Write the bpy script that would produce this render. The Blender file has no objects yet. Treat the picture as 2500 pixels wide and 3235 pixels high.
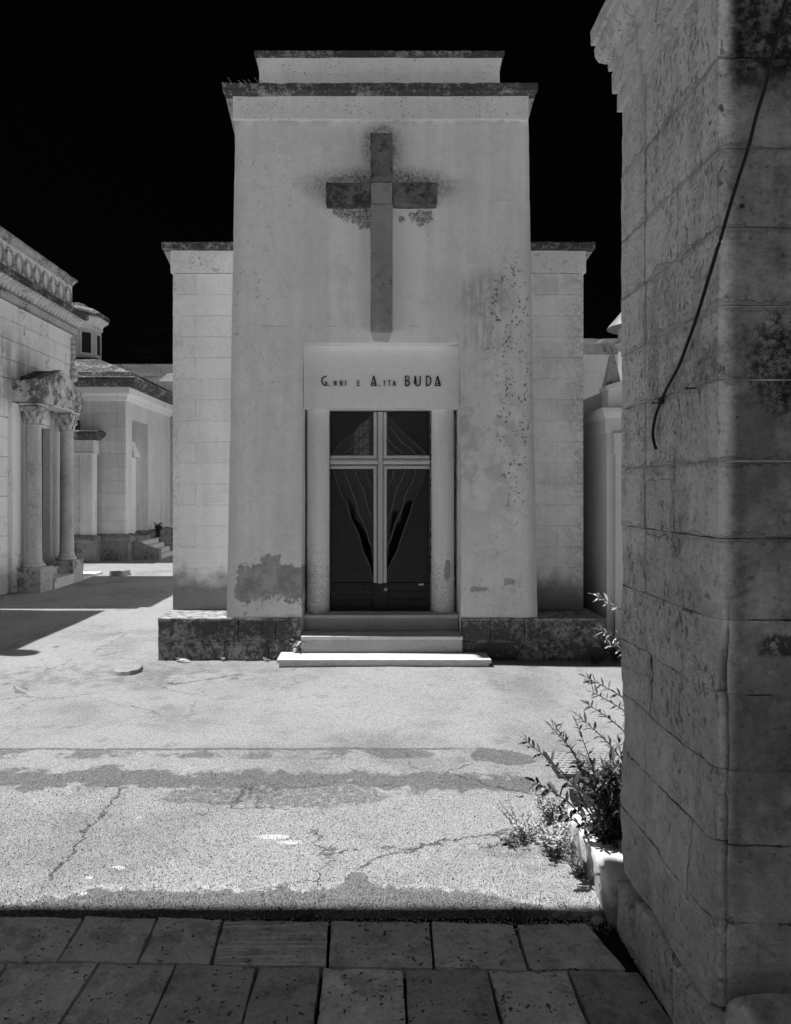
import bpy, bmesh, math, random
from mathutils import Vector, Matrix, noise
R = math.radians
sc = bpy.context.scene
col = sc.collection
random.seed(7)

# ------------------------------------------------------------------ camera, light, exposure
EYE, F, CU, CV = 1.62, 2150.0, 1180.0, 1550.0
cam_d = bpy.data.cameras.new('camera')
cam = bpy.data.objects.new('camera', cam_d); col.objects.link(cam)
cam.location = (0, 0, EYE); cam.rotation_euler = (R(90), 0, 0)
cam_d.sensor_fit = 'VERTICAL'; cam_d.sensor_height = 36; cam_d.sensor_width = 27.82
cam_d.lens = F / 3235 * 36
cam_d.shift_x = (1250 - CU) / 3235; cam_d.shift_y = -(1617.5 - CV) / 3235
cam_d.clip_start = .05; cam_d.clip_end = 2000
sc.camera = cam

TRAVEL = Vector((.45, -.04, -1.0)).normalized()          # the way sunlight travels
SUN_E = math.asin(-TRAVEL.z)
sun_d = bpy.data.lights.new('sun', 'SUN'); sun_d.energy = 5.0; sun_d.angle = R(.53); sun_d.color = (1, 1, 1)
sun = bpy.data.objects.new('sun', sun_d); col.objects.link(sun)
sun.rotation_euler = TRAVEL.to_track_quat('-Z', 'Y').to_euler(); sun.location = (-6, 2, 12)

w = bpy.data.worlds.new('World'); sc.world = w; w.use_nodes = True
wt = w.node_tree; wt.nodes.clear()
wo = wt.nodes.new('ShaderNodeOutputWorld'); bg = wt.nodes.new('ShaderNodeBackground')
sky = wt.nodes.new('ShaderNodeTexSky'); sky.sky_type = 'NISHITA'; sky.sun_disc = False
sky.sun_elevation = SUN_E; sky.sun_rotation = math.atan2(-TRAVEL.x, -TRAVEL.y)
bw = wt.nodes.new('ShaderNodeRGBToBW')
tc = wt.nodes.new('ShaderNodeTexCoord'); mp = wt.nodes.new('ShaderNodeMapping'); mp.inputs['Scale'].default_value = (3.0, 3.0, 13.0)
cn_ = wt.nodes.new('ShaderNodeTexNoise'); cn_.inputs['Scale'].default_value = 1.6; cn_.inputs['Detail'].default_value = 8; cn_.inputs['Roughness'].default_value = .62; cn_.inputs['Distortion'].default_value = .4
sx_ = wt.nodes.new('ShaderNodeSeparateXYZ')
m1 = wt.nodes.new('ShaderNodeMapRange'); m1.interpolation_type = 'SMOOTHSTEP'; m1.inputs[1].default_value = .47; m1.inputs[2].default_value = .72
m2 = wt.nodes.new('ShaderNodeMapRange'); m2.interpolation_type = 'SMOOTHSTEP'; m2.inputs[1].default_value = .23; m2.inputs[2].default_value = .15
m3 = wt.nodes.new('ShaderNodeMath'); m3.operation = 'MULTIPLY'; m4_ = wt.nodes.new('ShaderNodeMath'); m4_.operation = 'MULTIPLY_ADD'; m4_.inputs[1].default_value = 60
wt.links.new(tc.outputs['Generated'], mp.inputs[0]); wt.links.new(mp.outputs[0], cn_.inputs['Vector']); wt.links.new(tc.outputs['Generated'], sx_.inputs[0])
wt.links.new(cn_.outputs[0], m1.inputs[0]); wt.links.new(sx_.outputs[2], m2.inputs[0]); wt.links.new(m1.outputs[0], m3.inputs[0]); wt.links.new(m2.outputs[0], m3.inputs[1])
wt.links.new(sky.outputs[0], bw.inputs[0]); wt.links.new(m3.outputs[0], m4_.inputs[0]); wt.links.new(bw.outputs[0], m4_.inputs[2]); wt.links.new(m4_.outputs[0], bg.inputs[0])
bg.inputs[1].default_value = .0003                        # infrared-black sky of the photograph
wt.links.new(bg.outputs[0], wo.inputs[0])

sc.view_settings.view_transform = 'Standard'; sc.view_settings.look = 'None'
sc.view_settings.exposure = .20; sc.view_settings.gamma = 1
sc.view_settings.use_curve_mapping = False
try:
    sc.cycles.diffuse_bounces = 8; sc.cycles.max_bounces = 12; sc.cycles.use_denoising = True
    sc.cycles.sample_clamp_indirect = 0
except Exception: pass

def P(u, v, Y): return Vector(((u - CU) / F * Y, Y, EYE - (v - CV) / F * Y))

# ------------------------------------------------------------------ material building
class G:
    def __init__(s, name):
        s.m = bpy.data.materials.new(name); s.m.use_nodes = True
        s.t = s.m.node_tree; s.t.nodes.clear()
        s.out = s.t.nodes.new('ShaderNodeOutputMaterial')
        s.b = s.t.nodes.new('ShaderNodeBsdfPrincipled')
        s.t.links.new(s.b.outputs[0], s.out.inputs[0])
        g = s.t.nodes.new('ShaderNodeNewGeometry'); s.pos = g.outputs['Position']; s.nor = g.outputs['Normal']
        x = s.t.nodes.new('ShaderNodeSeparateXYZ'); s.t.links.new(s.pos, x.inputs[0])
        s.x, s.y, s.z = x.outputs
    def put(s, sock, v):
        if isinstance(v, (int, float)):
            if sock.type in ('RGBA',): sock.default_value = (v, v, v, 1)
            elif sock.type == 'VECTOR': sock.default_value = (v, v, v)
            else: sock.default_value = v
        elif isinstance(v, tuple): sock.default_value = v
        else: s.t.links.new(v, sock)
    def math(s, op, a, b=0, c=0, clamp=False):
        n = s.t.nodes.new('ShaderNodeMath'); n.operation = op; n.use_clamp = clamp
        s.put(n.inputs[0], a); s.put(n.inputs[1], b)
        if op in ('MULTIPLY_ADD',): s.put(n.inputs[2], c)
        return n.outputs[0]
    def add(s, a, b): return s.math('ADD', a, b)
    def sub(s, a, b): return s.math('SUBTRACT', a, b)
    def mul(s, a, b): return s.math('MULTIPLY', a, b)
    def mx(s, a, b): return s.math('MAXIMUM', a, b)
    def mn(s, a, b): return s.math('MINIMUM', a, b)
    def step(s, v, lo, hi, a=0., b=1.):                    # smooth ramp from a at lo to b at hi
        n = s.t.nodes.new('ShaderNodeMapRange'); n.interpolation_type = 'SMOOTHSTEP'
        if lo > hi: lo, hi, a, b = hi, lo, b, a
        s.put(n.inputs['Value'], v); n.inputs['From Min'].default_value = lo; n.inputs['From Max'].default_value = hi
        n.inputs['To Min'].default_value = a; n.inputs['To Max'].default_value = b
        return n.outputs[0]
    def vec(s, sx=1, sy=1, sz=1, off=(0, 0, 0)):
        n = s.t.nodes.new('ShaderNodeMapping'); s.put(n.inputs[0], s.pos)
        n.inputs['Scale'].default_value = (sx, sy, sz); n.inputs['Location'].default_value = off
        return n.outputs[0]
    def noise(s, scale, detail=4, rough=.55, v=None, dist=0, off=None):
        n = s.t.nodes.new('ShaderNodeTexNoise'); n.inputs['Scale'].default_value = scale
        n.inputs['Detail'].default_value = detail; n.inputs['Roughness'].default_value = rough
        n.inputs['Distortion'].default_value = dist
        if off is not None: v = s.vec(off=off)
        s.put(n.inputs['Vector'], v if v is not None else s.pos)
        return n.outputs[0]
    def vor(s, scale, feature='F1', v=None, rand=1):
        n = s.t.nodes.new('ShaderNodeTexVoronoi'); n.feature = feature; n.inputs['Scale'].default_value = scale
        n.inputs['Randomness'].default_value = rand
        s.put(n.inputs['Vector'], v if v is not None else s.pos)
        return n
    def dots(s, scale, size, density=.5, v=None):          # scattered dots, 1 inside
        n = s.vor(scale, v=v); sp = s.t.nodes.new('ShaderNodeSeparateColor'); s.put(sp.inputs[0], n.outputs['Color'])
        thr = s.mul(s.step(sp.outputs[0], 1 - density, 1.0), size)
        return s.step(s.sub(thr, n.outputs['Distance']), 0, .06)
    def mix(s, f, a, b):
        n = s.t.nodes.new('ShaderNodeMix'); n.data_type = 'FLOAT'
        s.put(n.inputs[0], f); s.put(n.inputs[2], a); s.put(n.inputs[3], b)
        return n.outputs[0]
    def speck(s, scale, thr, off=(0, 0, 0)):                # irregular specks, 1 inside
        a = s.noise(scale, 3, .5, off=off); b = s.noise(scale * .21, 5, .65, off=off)
        return s.step(s.add(a, s.mul(s.sub(b, .5), .55)), thr, thr + .05)
    def ell(s, a, b, ca, cb, ra, rb, soft=.5, nz=None, na=.5):   # soft ellipse mask on two coordinates
        d = s.math('SQRT', s.add(s.math('POWER', s.mul(s.math('ABSOLUTE', s.sub(a, ca)), 1 / ra), 2), s.math('POWER', s.mul(s.math('ABSOLUTE', s.sub(b, cb)), 1 / rb), 2)))
        if nz is not None: d = s.add(d, s.mul(s.sub(nz, .5), na * 2))
        return s.step(d, 1 + soft / 2, 1 - soft / 2)
    def rect(s, a, b, a0, a1, b0, b1, soft=.02, nz=None, na=.03):
        if nz is not None:
            o = s.mul(s.sub(nz, .5), na * 2); a = s.add(a, o); b = s.add(b, o)
        return s.mul(s.mul(s.step(a, a0 - soft, a0 + soft), s.step(a, a1 + soft, a1 - soft)),
                     s.mul(s.step(b, b0 - soft, b0 + soft), s.step(b, b1 + soft, b1 - soft)))
    def finish(s, colr, rough=.9, bump=None, strength=.5, dist=.01, spec=.2, metal=0):
        s.put(s.b.inputs['Base Color'], s.math('MINIMUM', s.mx(colr, .008), .9))
        s.put(s.b.inputs['Roughness'], rough); s.b.inputs['Specular IOR Level'].default_value = spec
        s.b.inputs['Metallic'].default_value = metal
        if bump is not None:
            n = s.t.nodes.new('ShaderNodeBump'); n.inputs['Strength'].default_value = strength
            n.inputs['Distance'].default_value = dist; s.put(n.inputs['Height'], bump)
            s.t.links.new(n.outputs[0], s.b.inputs['Normal'])
        return s.m

def stone(name, base, var=.25, lich=0., lich_col=.05, pits=.3, bump=.5, streak=.1, extra=None, grain=.12, lsc=14, bdist=.008, tone=0.):
    g = G(name)
    a = g.noise(1.7, 6, .6); b = g.noise(60, 4, .7); c = g.noise(9, 6, .65)
    st = g.noise(1, 5, .6, v=g.vec(9, 9, .7))
    e_ = g.noise(24, 6, .7, off=(2, 7, 3))
    k = g.add(g.add(g.mul(g.sub(a, .5), var * 2.2), g.add(g.mul(g.sub(c, .5), var * 1.5), g.mul(g.sub(e_, .5), var * 1.5))), g.add(g.mul(g.sub(b, .5), grain * 3.5), g.mul(g.sub(st, .5), streak * 3.2)))
    if tone:
        oi = g.t.nodes.new('ShaderNodeObjectInfo'); k = g.add(k, g.mul(g.sub(oi.outputs['Random'], .5), tone))
    k = g.sub(k, g.mul(g.step(g.noise(4.2, 7, .7, off=(11, 3, 5)), .56, .72), var * .9))
    cl = g.mul(g.add(k, 1), base)
    d = g.dots(45, .32, .5)
    if pits: cl = g.mix(g.mul(d, pits), cl, base * .25)
    h = g.add(g.add(g.mul(c, .7), g.mul(b, .5)), g.mul(d, -.6))
    if lich:
        n = g.noise(lsc, 8, .72); n2 = g.noise(2.2, 3)
        lm = g.step(g.add(g.add(g.mul(n, .65), g.mul(g.noise(lsc * 4, 5, .7, off=(1, 1, 6)), .35)), g.mul(g.sub(n2, .5), .5)), .60 - .22 * lich, .70 - .22 * lich)
        cl = g.mix(g.mul(lm, .85), cl, g.mul(g.add(g.noise(90, 3), .4), lich_col))
        sp = g.mx(g.speck(44, .63, (8, 8, 1)), g.mul(g.dots(22, .42, .28), g.step(e_, .42, .5)))
        cl = g.mix(g.mul(g.mul(sp, lm), .45), cl, base * .9)
        h = g.add(h, g.mul(lm, .3))
    if extra: 
        r = extra(g, cl, h)
        cl, h = r if isinstance(r, tuple) else (r, h)
    return g.finish(cl, .93, h, bump, bdist)

# stains of the main tomb (X, Z on the facade)
def tower_marks(g, cl, h):
    X, Z = g.x, g.z
    fine = g.noise(38, 8, .75); mid = g.noise(6, 6, .65); big = g.noise(2.2, 4)
    spk = g.mx(g.speck(70, .66), g.speck(28, .70, (3, 1, 2)))
    def speckled(mask, amt): return g.mul(g.step(g.add(g.mul(fine, 1.0), g.mul(mask, .55)), .78, .95), amt)
    # dark algae around the head and the arms of the cross
    halo = g.mx(g.ell(X, Z, .08, 4.56, .68, .17, .8, mid, .22), g.ell(X, Z, .08, 4.92, .17, .24, .9, mid, .25))
    halo = g.mx(g.mul(halo, g.step(Z, 4.33, 4.50)), g.mul(g.mul(g.rect(X, Z, -.45, .61, 4.50, 4.62, .04, mid, .12), g.step(fine, .3, .5)), .9))
    cl = g.mix(g.mul(halo, g.add(.25, g.mul(g.step(fine, .42, .6), .6))), cl, .10)
    # streaky grey stain right of the lintel
    strk = g.noise(1, 6, .65, v=g.vec(30, 1, 3.2))
    s1 = g.mul(g.ell(X, Z, 1.08, 3.46, .27, .27, .8, mid, .5), g.add(.35, g.mul(g.step(g.add(g.mul(strk, .6), g.mul(g.noise(16, 7, .72), .4)), .40, .58), .65)))
    cl = g.mix(g.mul(s1, .55), cl, .24)
    s2 = g.mul(g.ell(X, Z, 1.10, 3.10, .28, .14, 1.0, mid, .3), g.step(strk, .42, .58))
    cl = g.mix(g.mul(s2, .4), cl, .26)
    # mottled damp patches lower right
    s3 = g.mul(g.ell(X, Z, 1.05, 2.1, .42, .7, 1.0, mid, .4), g.step(g.noise(5, 7, .7, off=(3, 1, 7)), .46, .58))
    cl = g.mix(g.mul(s3, .38), cl, .30)
    s4 = g.mul(g.ell(X, Z, 1.3, 1.0, .5, .5, 1.0, mid, .4), g.step(g.noise(7, 7, .7, off=(8, 1, 2)), .55, .6))
    cl = g.mix(g.mul(s4, .3), cl, .33)
    # black lichen colonies near the right edge
    lr = g.mx(g.ell(X, Z, 1.30, 3.2, .22, .62, 1.0, mid, .5), g.ell(X, Z, 1.36, 2.3, .16, .9, 1.0, mid, .5))
    cl = g.mix(g.mul(g.mul(lr, g.mx(g.speck(34, .60, (2, 2, 2)), g.speck(14, .66, (5, 2, 2)))), .8), cl, .08)
    # soft dark right and left margins
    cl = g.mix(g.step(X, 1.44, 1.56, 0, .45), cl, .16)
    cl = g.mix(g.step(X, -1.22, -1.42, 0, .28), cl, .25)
    # speckle on the left band and on the foot
    lm = g.mx(g.ell(X, Z, -1.1, 3.6, .34, 1.9, 1.0), g.ell(X, Z, -.7, 4.5, .7, .5, 1.0))
    cl = g.mix(g.mul(g.mul(lm, spk), .5), cl, .15)
    cl = g.mix(g.mul(g.mul(g.step(Z, 1.6, .5), spk), .55), cl, .15)
    # paler render below the arms of the cross
    pal = g.rect(X, Z, -.42, .50, 2.6, 4.25, .03)
    cl = g.mix(pal, g.mul(cl, .97), g.mul(cl, 1.10))
    # chipped render below the arms
    cn = g.noise(13, 7, .75)
    cw = g.mul(g.sub(cn, .5), .30)
    low_l = g.add(g.mul(g.add(X, .42), -.42), 4.285)
    chl = g.mul(g.step(g.sub(g.add(Z, cw), low_l), -.004, .008), g.mul(g.step(g.add(X, cw), -.42, -.40), g.step(X, .0, -.02)))
    chr_ = g.ell(X, Z, .47, 4.26, .12, .075, .1, cn, 1.5)
    chm = g.ell(X, Z, .27, 4.23, .035, .03, .1, cn, 1.8)
    ch = g.mul(g.mx(chl, g.mx(chr_, chm)), g.step(Z, 4.34, 4.33))
    rough = g.noise(55, 6, .75)
    cl = g.mix(g.mul(ch, .85), cl, g.mul(g.step(rough, .38, .62), .62))
    h = g.add(h, g.mul(ch, g.mul(rough, 5)))
    # stain under the foot of the cross
    ft = g.mul(g.step(g.add(g.mul(g.math('ABSOLUTE', g.sub(X, .075)), 1.0), g.mul(g.sub(3.14, Z), .33)), .105, .10), g.mul(g.step(g.add(Z, g.mul(X, .12)), 3.060, 3.066), g.step(Z, 3.145, 3.14)))
    cl = g.mix(g.mul(ft, .55), cl, .26)
    # peeling render on the lower left: bare darker coat, and pale remains below
    pn = g.noise(11, 8, .72); pn2 = g.noise(7, 8, .75, off=(5, 0, 3))
    peel = g.rect(X, Z, -1.30, -.66, .38, .90, .012, pn, .17)
    peel = g.mx(peel, g.rect(X, Z, -1.06, -.90, .8, 1.0, .012, pn, .1))
    low = g.step(g.add(Z, g.mul(g.sub(pn2, .5), .75)), .60, .585)
    peel2 = g.mul(peel, g.sub(1, g.mul(low, g.step(pn2, .40, .43))))
    cl = g.mix(g.mul(peel2, .85), cl, g.mul(g.add(g.mul(g.step(g.noise(7, 8, .75, off=(0, 3, 3)), .36, .64), .6), g.add(g.mul(fine, .5), .28)), .36))
    edge = g.mul(g.mul(peel2, g.sub(1, peel2)), 4)
    cl = g.mix(g.mul(edge, .5), cl, .12)
    h = g.add(h, g.mul(peel2, -2.5))
    # same thing, small, lower right
    pr = g.mx(g.rect(X, Z, .93, 1.10, .66, .70, .01, pn, .05), g.rect(X, Z, 1.25, 1.34, .72, .78, .01, pn, .05))
    cl = g.mix(g.mul(pr, .6), cl, .25); h = g.add(h, g.mul(pr, -2))
    # wandering damp shading of the coat
    cl = g.mul(cl, g.add(1, g.mul(g.sub(g.noise(1, 6, .62, v=g.vec(1.6, 1, .55, (3, 0, 1))), .5), .42)))
    cl = g.mix(g.mul(g.step(g.noise(3.4, 8, .72, off=(1, 9, 4)), .56, .62), .16), cl, .45)
    cl = g.mix(g.mul(g.speck(90, .66, (1, 5, 2)), .25), cl, .2)
    # darker mottling just under the frieze
    cl = g.mix(g.mul(g.mul(g.step(Z, 5.12, 5.19), g.step(mid, .38, .55)), .4), cl, .2)
    # faint straight joints of the blocks under the render
    for zz in (4.42, 3.62, 3.2, 2.2):
        jm = g.mul(g.step(g.math('ABSOLUTE', g.sub(Z, zz)), .005, .002), g.step(g.noise(3, 5, .6, off=(zz * 9, 0, 0)), .55, .62))
        cl = g.mix(g.mul(jm, .45), cl, .14)
    return cl, h

M = {}
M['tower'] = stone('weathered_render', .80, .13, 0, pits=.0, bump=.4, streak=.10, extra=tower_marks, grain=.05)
M['render'] = stone('smooth_render', .86, .07, 0, pits=.1, bump=.2, streak=.04, grain=.04)
def col_marks(g, cl, h):
    n = g.step(g.add(g.add(g.mul(g.noise(70, 3, .5), .7), g.mul(g.noise(16, 6, .7), .35)), g.mul(g.step(g.z, 1.5, .4), .22)), .66, .72)
    pe = g.ell(g.x, g.add(g.z, g.mul(g.x, -.8)), .735, .24, .035, .10, .05, g.noise(22, 6, .75), 1.3)
    cl = g.mix(g.mul(n, .38), cl, .22)
    cl = g.mix(g.mul(pe, .75), cl, .28)
    return cl, g.add(h, g.mul(pe, -2))
M['door_column'] = stone('column_render', .84, .08, 0, pits=.15, bump=.3, extra=col_marks, grain=.05)
M['dirty_recess'] = stone('dirty_render', .45, .5, .55, .05)
M['band'] = stone('band_render', .78, .14, .0, .10, extra=lambda g, c, h: (g.mix(g.mul(g.mx(g.speck(60, .63), g.speck(26, .69, (6, 1, 1))), .6), c, .14), h), pits=.0, bump=.3, streak=.05, grain=.06)
M['lichen'] = stone('black_lichen_stone', .34, .4, .93, .030, pits=.4, bump=.9, lsc=16)
M['lichen_grey'] = stone('grey_lichen_stone', .48, .35, .4, .12, pits=.5, bump=.9)
M['gable'] = stone('blotched_gable_stone', .60, .35, .62, .06, pits=.3, bump=.9, lsc=7)
M['cross_dark'] = stone('lichened_concrete', .17, .5, .62, .035, pits=.3, bump=.8, lsc=11)
M['cross_mid'] = stone('aged_concrete', .30, .3, .12, .09, pits=.4, bump=.6)
def foot_marks(g, cl, h):
    n = g.noise(5, 8, .7)
    m = g.step(g.add(g.z, g.mul(g.sub(n, .5), .6)), .92, .55)
    cl = g.mix(g.mul(m, .8), cl, g.mul(g.add(g.noise(30, 6, .7), .15), .16))
    xe_ = g.mx(g.step(g.add(g.x, g.mul(g.sub(n, .5), .5)), 1.92, 2.16), g.mul(g.step(g.add(g.x, g.mul(g.sub(n, .5), .5)), -1.90, -2.08), .6))
    f = g.step(g.noise(26, 7, .72, off=(2, 0, 2)), .40, .60)
    cl = g.mix(g.mul(g.mul(xe_, f), .5), cl, .24)
    rw = g.mul(g.step(g.x, 1, 1.2), g.step(g.noise(2.6, 7, .7, off=(7, 0, 3)), .46, .62))
    return g.mix(g.mul(rw, .28), cl, .35), h
def tool_marks(g, cl, h):
    r = g.noise(1, 5, .6, v=g.vec(30, 30, 95)); 
    return cl, g.add(h, g.mul(r, 1.3))
M['ashlar'] = stone('limestone_block', .86, .14, 0, tone=.10, pits=.06, bump=.7, extra=lambda g, c, h: tool_marks(g, *foot_marks(g, c, h)), bdist=.006)
M['mortar'] = stone('mortar', .40, .3, 0)
def plinth_marks(g, cl, h):
    nz = g.noise(12, 7, .7)
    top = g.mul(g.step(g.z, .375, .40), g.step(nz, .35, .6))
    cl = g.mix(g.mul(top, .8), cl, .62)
    jn = g.mul(g.step(g.math('ABSOLUTE', g.sub(g.z, .187)), .016, .006), g.step(nz, .48, .55))
    cl = g.mix(g.mul(jn, .7), cl, .5)
    return cl, h
M['plinth'] = stone('mossy_plinth_stone', .34, .5, .80, .050, pits=.3, bump=1.0, extra=plinth_marks, lsc=19, bdist=.012)
def marble_marks(g, cl, h):
    v = g.noise(1, 6, .6, v=g.vec(2.2, 6, 14), dist=1.4)
    cl = g.mix(g.mul(g.step(g.math('ABSOLUTE', g.sub(v, .5)), .05, .0), .32), cl, .3)
    d = g.dots(30, .25, .2)
    return g.mix(g.mul(d, .6), cl, .08), h
M['marble'] = stone('veined_marble', .66, .14, 0, pits=.05, bump=.15, streak=.0, extra=marble_marks, grain=.04)
def wall_a_marks(g, cl, h):
    st = g.noise(1, 7, .7, v=g.vec(5, 5, .5)); n = g.noise(3.2, 8, .7)
    m = g.mul(g.mul(g.step(g.z, 2.6, 3.2), g.step(g.z, 4.4, 3.7)), g.step(g.y, 11.9, 10.9))
    m = g.mul(m, g.step(g.add(st, g.mul(g.sub(n, .5), .6)), .38, .62))
    cl = g.mix(g.mul(m, .62), cl, .22)
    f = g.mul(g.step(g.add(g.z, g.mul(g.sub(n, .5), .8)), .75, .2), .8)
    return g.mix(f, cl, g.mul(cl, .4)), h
M['wall_a'] = stone('pale_limestone', .88, .16, .03, .12, tone=.16, pits=.05, bump=.5, streak=.12, extra=wall_a_marks)
M['wall_b'] = stone('grey_limestone', .72, .15, .0, .12, tone=.10, pits=.15, bump=.4, streak=.18)
M['wall_c'] = stone('dim_limestone', .34, .3, .12, .10, pits=.2, bump=.5, streak=.3)
M['carved'] = stone('carved_limestone', .56, .35, .22, .10, pits=.3, bump=.8)
M['col_stone'] = stone('speckled_column_stone', .52, .3, .22, .12, pits=.5, bump=.6, lsc=40)
M['base_b'] = stone('stained_and_shade_stone', .27, .4, .4, .07, pits=.3, bump=.8)
M['whitewash'] = stone('whitewash', .88, .12, .06, .3, pits=.05, bump=.3)
M['chapel_d'] = stone('smooth_tomb_stone', .74, .08, 0, pits=.03, bump=.2, grain=.05)
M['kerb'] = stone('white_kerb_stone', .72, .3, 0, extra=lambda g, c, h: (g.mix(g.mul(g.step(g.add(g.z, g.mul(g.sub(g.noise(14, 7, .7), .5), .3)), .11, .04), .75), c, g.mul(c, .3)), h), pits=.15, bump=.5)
def pillar_marks(g, cl, h):
    X, Y, Z = g.x, g.y, g.z
    n = g.noise(9, 8, .72); nb = g.noise(3.5, 5, .65); fine = g.noise(45, 7, .75); mid = g.noise(14, 7, .7)
    left = g.step(X, .955, .945)                            # the face towards the lane
    right = g.step(Y, 1.87, 1.86)
    # bright rough stone where the skin has come off
    lo = g.step(g.add(Z, g.mul(g.sub(nb, .5), .5)), 1.40, 1.34)
    m = g.mul(g.mul(lo, left), g.step(g.add(nb, g.mul(n, .3)), .50, .66, .55, 1))
    cl = g.mix(g.mul(m, .72), cl, g.mul(g.add(g.mul(n, .8), g.mul(fine, .9)), .66))
    patch = g.mul(g.rect(Y, Z, 2.125, 2.325, 1.475, 1.655, .004, mid, .035), left)
    cl = g.mix(g.mul(patch, .9), cl, g.mul(g.add(fine, .45), .74))
    h = g.add(h, g.mul(patch, -1.2))
    # pale mortar smeared over the joints
    jm = None
    for q in (1.49, 1.70, 1.92, 2.12, 2.33, 2.545, 2.79):
        d_ = g.math('ABSOLUTE', g.sub(g.add(Z, g.mul(g.sub(n, .5), .02)), q))
        e = g.step(g.sub(d_, g.mul(g.step(g.noise(6, 6, .7, off=(q, 2, q)), .40, .70), .030)), .004, .0)
        jm = e if jm is None else g.mx(jm, e)
    dv = g.math('ABSOLUTE', g.sub(g.add(Y, g.mul(g.sub(n, .5), .02)), 2.33))
    jm = g.mx(jm, g.mul(g.step(g.sub(dv, g.mul(g.step(g.noise(5, 6, .7, off=(1, 6, 1)), .45, .7), .014)), .003, .0), left))
    cl = g.mix(g.mul(jm, g.add(.30, g.mul(g.step(fine, .35, .6), .4))), cl, g.mul(g.add(fine, .35), .62))
    h = g.add(h, g.mul(jm, .8))
    dk = None
    for q in (.2, .445, .655, .86, 1.068, 1.27):
        d_ = g.math('ABSOLUTE', g.sub(g.add(Z, g.mul(g.sub(mid, .5), .012)), q))
        e = g.mul(g.step(g.sub(d_, g.mul(g.step(mid, .52, .68), .006)), .003, .0), g.step(g.noise(4.5, 5, .7, off=(q, 3, q)), .44, .56))
        dk = e if dk is None else g.mx(dk, e)
    cl = g.mix(g.mul(dk, .7), cl, .06); h = g.add(h, g.mul(dk, -1.5))
    # pits of the eroded stone
    pit = g.mul(g.mx(g.mul(m, .8), g.mul(patch, .8)), g.step(g.noise(1, 6, .7, v=g.vec(34, 34, 22)), .60, .72))
    cl = g.mix(g.mul(pit, .5), cl, .12); h = g.add(h, g.mul(pit, -2.2))
    # flaked layers
    fl = g.step(g.noise(2.6, 8, .62, off=(4, 4, 1)), .50, .56)
    cl = g.mix(g.mul(g.mul(fl, .22), g.step(Z, 1.9, 1.1)), cl, g.mul(cl, 1.5)); h = g.add(h, g.mul(g.mul(fl, 1.0), g.step(Z, 1.6, 1.0)))
    # bright lichen spots high on the lane face
    sp = g.dots(34, .45, .5, v=g.vec(1, 1, .62))
    sm = g.mul(g.ell(Y, Z, 1.96, 2.83, .28, .42, .9, nb, .6), left)
    cl = g.mix(g.mul(g.mul(sp, sm), .75), cl, .52)
    # black crust at the top of the front and burnt patches
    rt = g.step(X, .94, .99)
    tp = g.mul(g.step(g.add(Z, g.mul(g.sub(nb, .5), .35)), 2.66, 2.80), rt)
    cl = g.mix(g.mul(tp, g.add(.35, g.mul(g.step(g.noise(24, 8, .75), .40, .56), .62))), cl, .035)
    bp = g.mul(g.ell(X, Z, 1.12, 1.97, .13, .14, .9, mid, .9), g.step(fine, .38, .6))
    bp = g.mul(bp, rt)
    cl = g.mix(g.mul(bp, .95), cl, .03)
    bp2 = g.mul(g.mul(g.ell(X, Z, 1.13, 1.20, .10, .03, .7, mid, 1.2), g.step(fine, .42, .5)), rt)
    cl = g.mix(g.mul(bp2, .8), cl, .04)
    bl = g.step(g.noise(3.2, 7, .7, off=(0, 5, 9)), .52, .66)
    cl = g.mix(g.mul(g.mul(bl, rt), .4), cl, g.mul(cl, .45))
    # paler lower front coat
    pf = g.mul(g.step(g.add(Z, g.mul(g.sub(n, .5), .2)), 1.46, 1.40), rt)
    cl = g.mix(g.mul(pf, .5), cl, g.mul(cl, 1.35))
    # small nail holes
    hol = g.dots(8, .075, .3)
    cl = g.mix(g.mul(hol, .85), cl, .03); h = g.add(h, g.mul(hol, -3))
    fi = g.noise(1, 7, .75, v=g.vec(60, 60, 26)); pit2 = g.mul(g.step(fi, .565, .66), g.mul(g.step(g.noise(1.9, 5, .65, off=(6, 1, 6)), .43, .58), g.add(.15, g.mul(left, .85))))
    cl = g.mix(g.mul(pit2, .5), cl, .10); h = g.add(h, g.mul(pit2, -1.5))
    # rough dragged tooling
    h = g.add(h, g.mul(g.noise(1, 6, .7, v=g.vec(26, 26, 70)), 1.4))
    # front face painted darker for its shade, with blotchy grime
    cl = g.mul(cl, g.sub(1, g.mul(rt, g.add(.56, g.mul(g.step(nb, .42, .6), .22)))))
    # a few long cracks
    e = g.vor(1.6, 'DISTANCE_TO_EDGE', v=g.vec(1, 1, .7, (.3, .2, .4))).outputs['Distance']
    wob = g.add(e, g.mul(g.sub(mid, .5), .02))
    ck = g.mul(g.mul(g.step(wob, .007, .001), rt), g.mul(g.step(nb, .46, .52), g.step(Z, 1.5, 1.0)))
    cl = g.mix(g.mul(ck, .7), cl, .05); h = g.add(h, g.mul(ck, -4))
    return cl, h
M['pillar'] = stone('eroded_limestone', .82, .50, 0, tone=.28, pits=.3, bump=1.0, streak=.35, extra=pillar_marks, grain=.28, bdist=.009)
M['pillar_mortar'] = stone('pale_mortar', .62, .35, 0, pits=.2, bump=.9)
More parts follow.
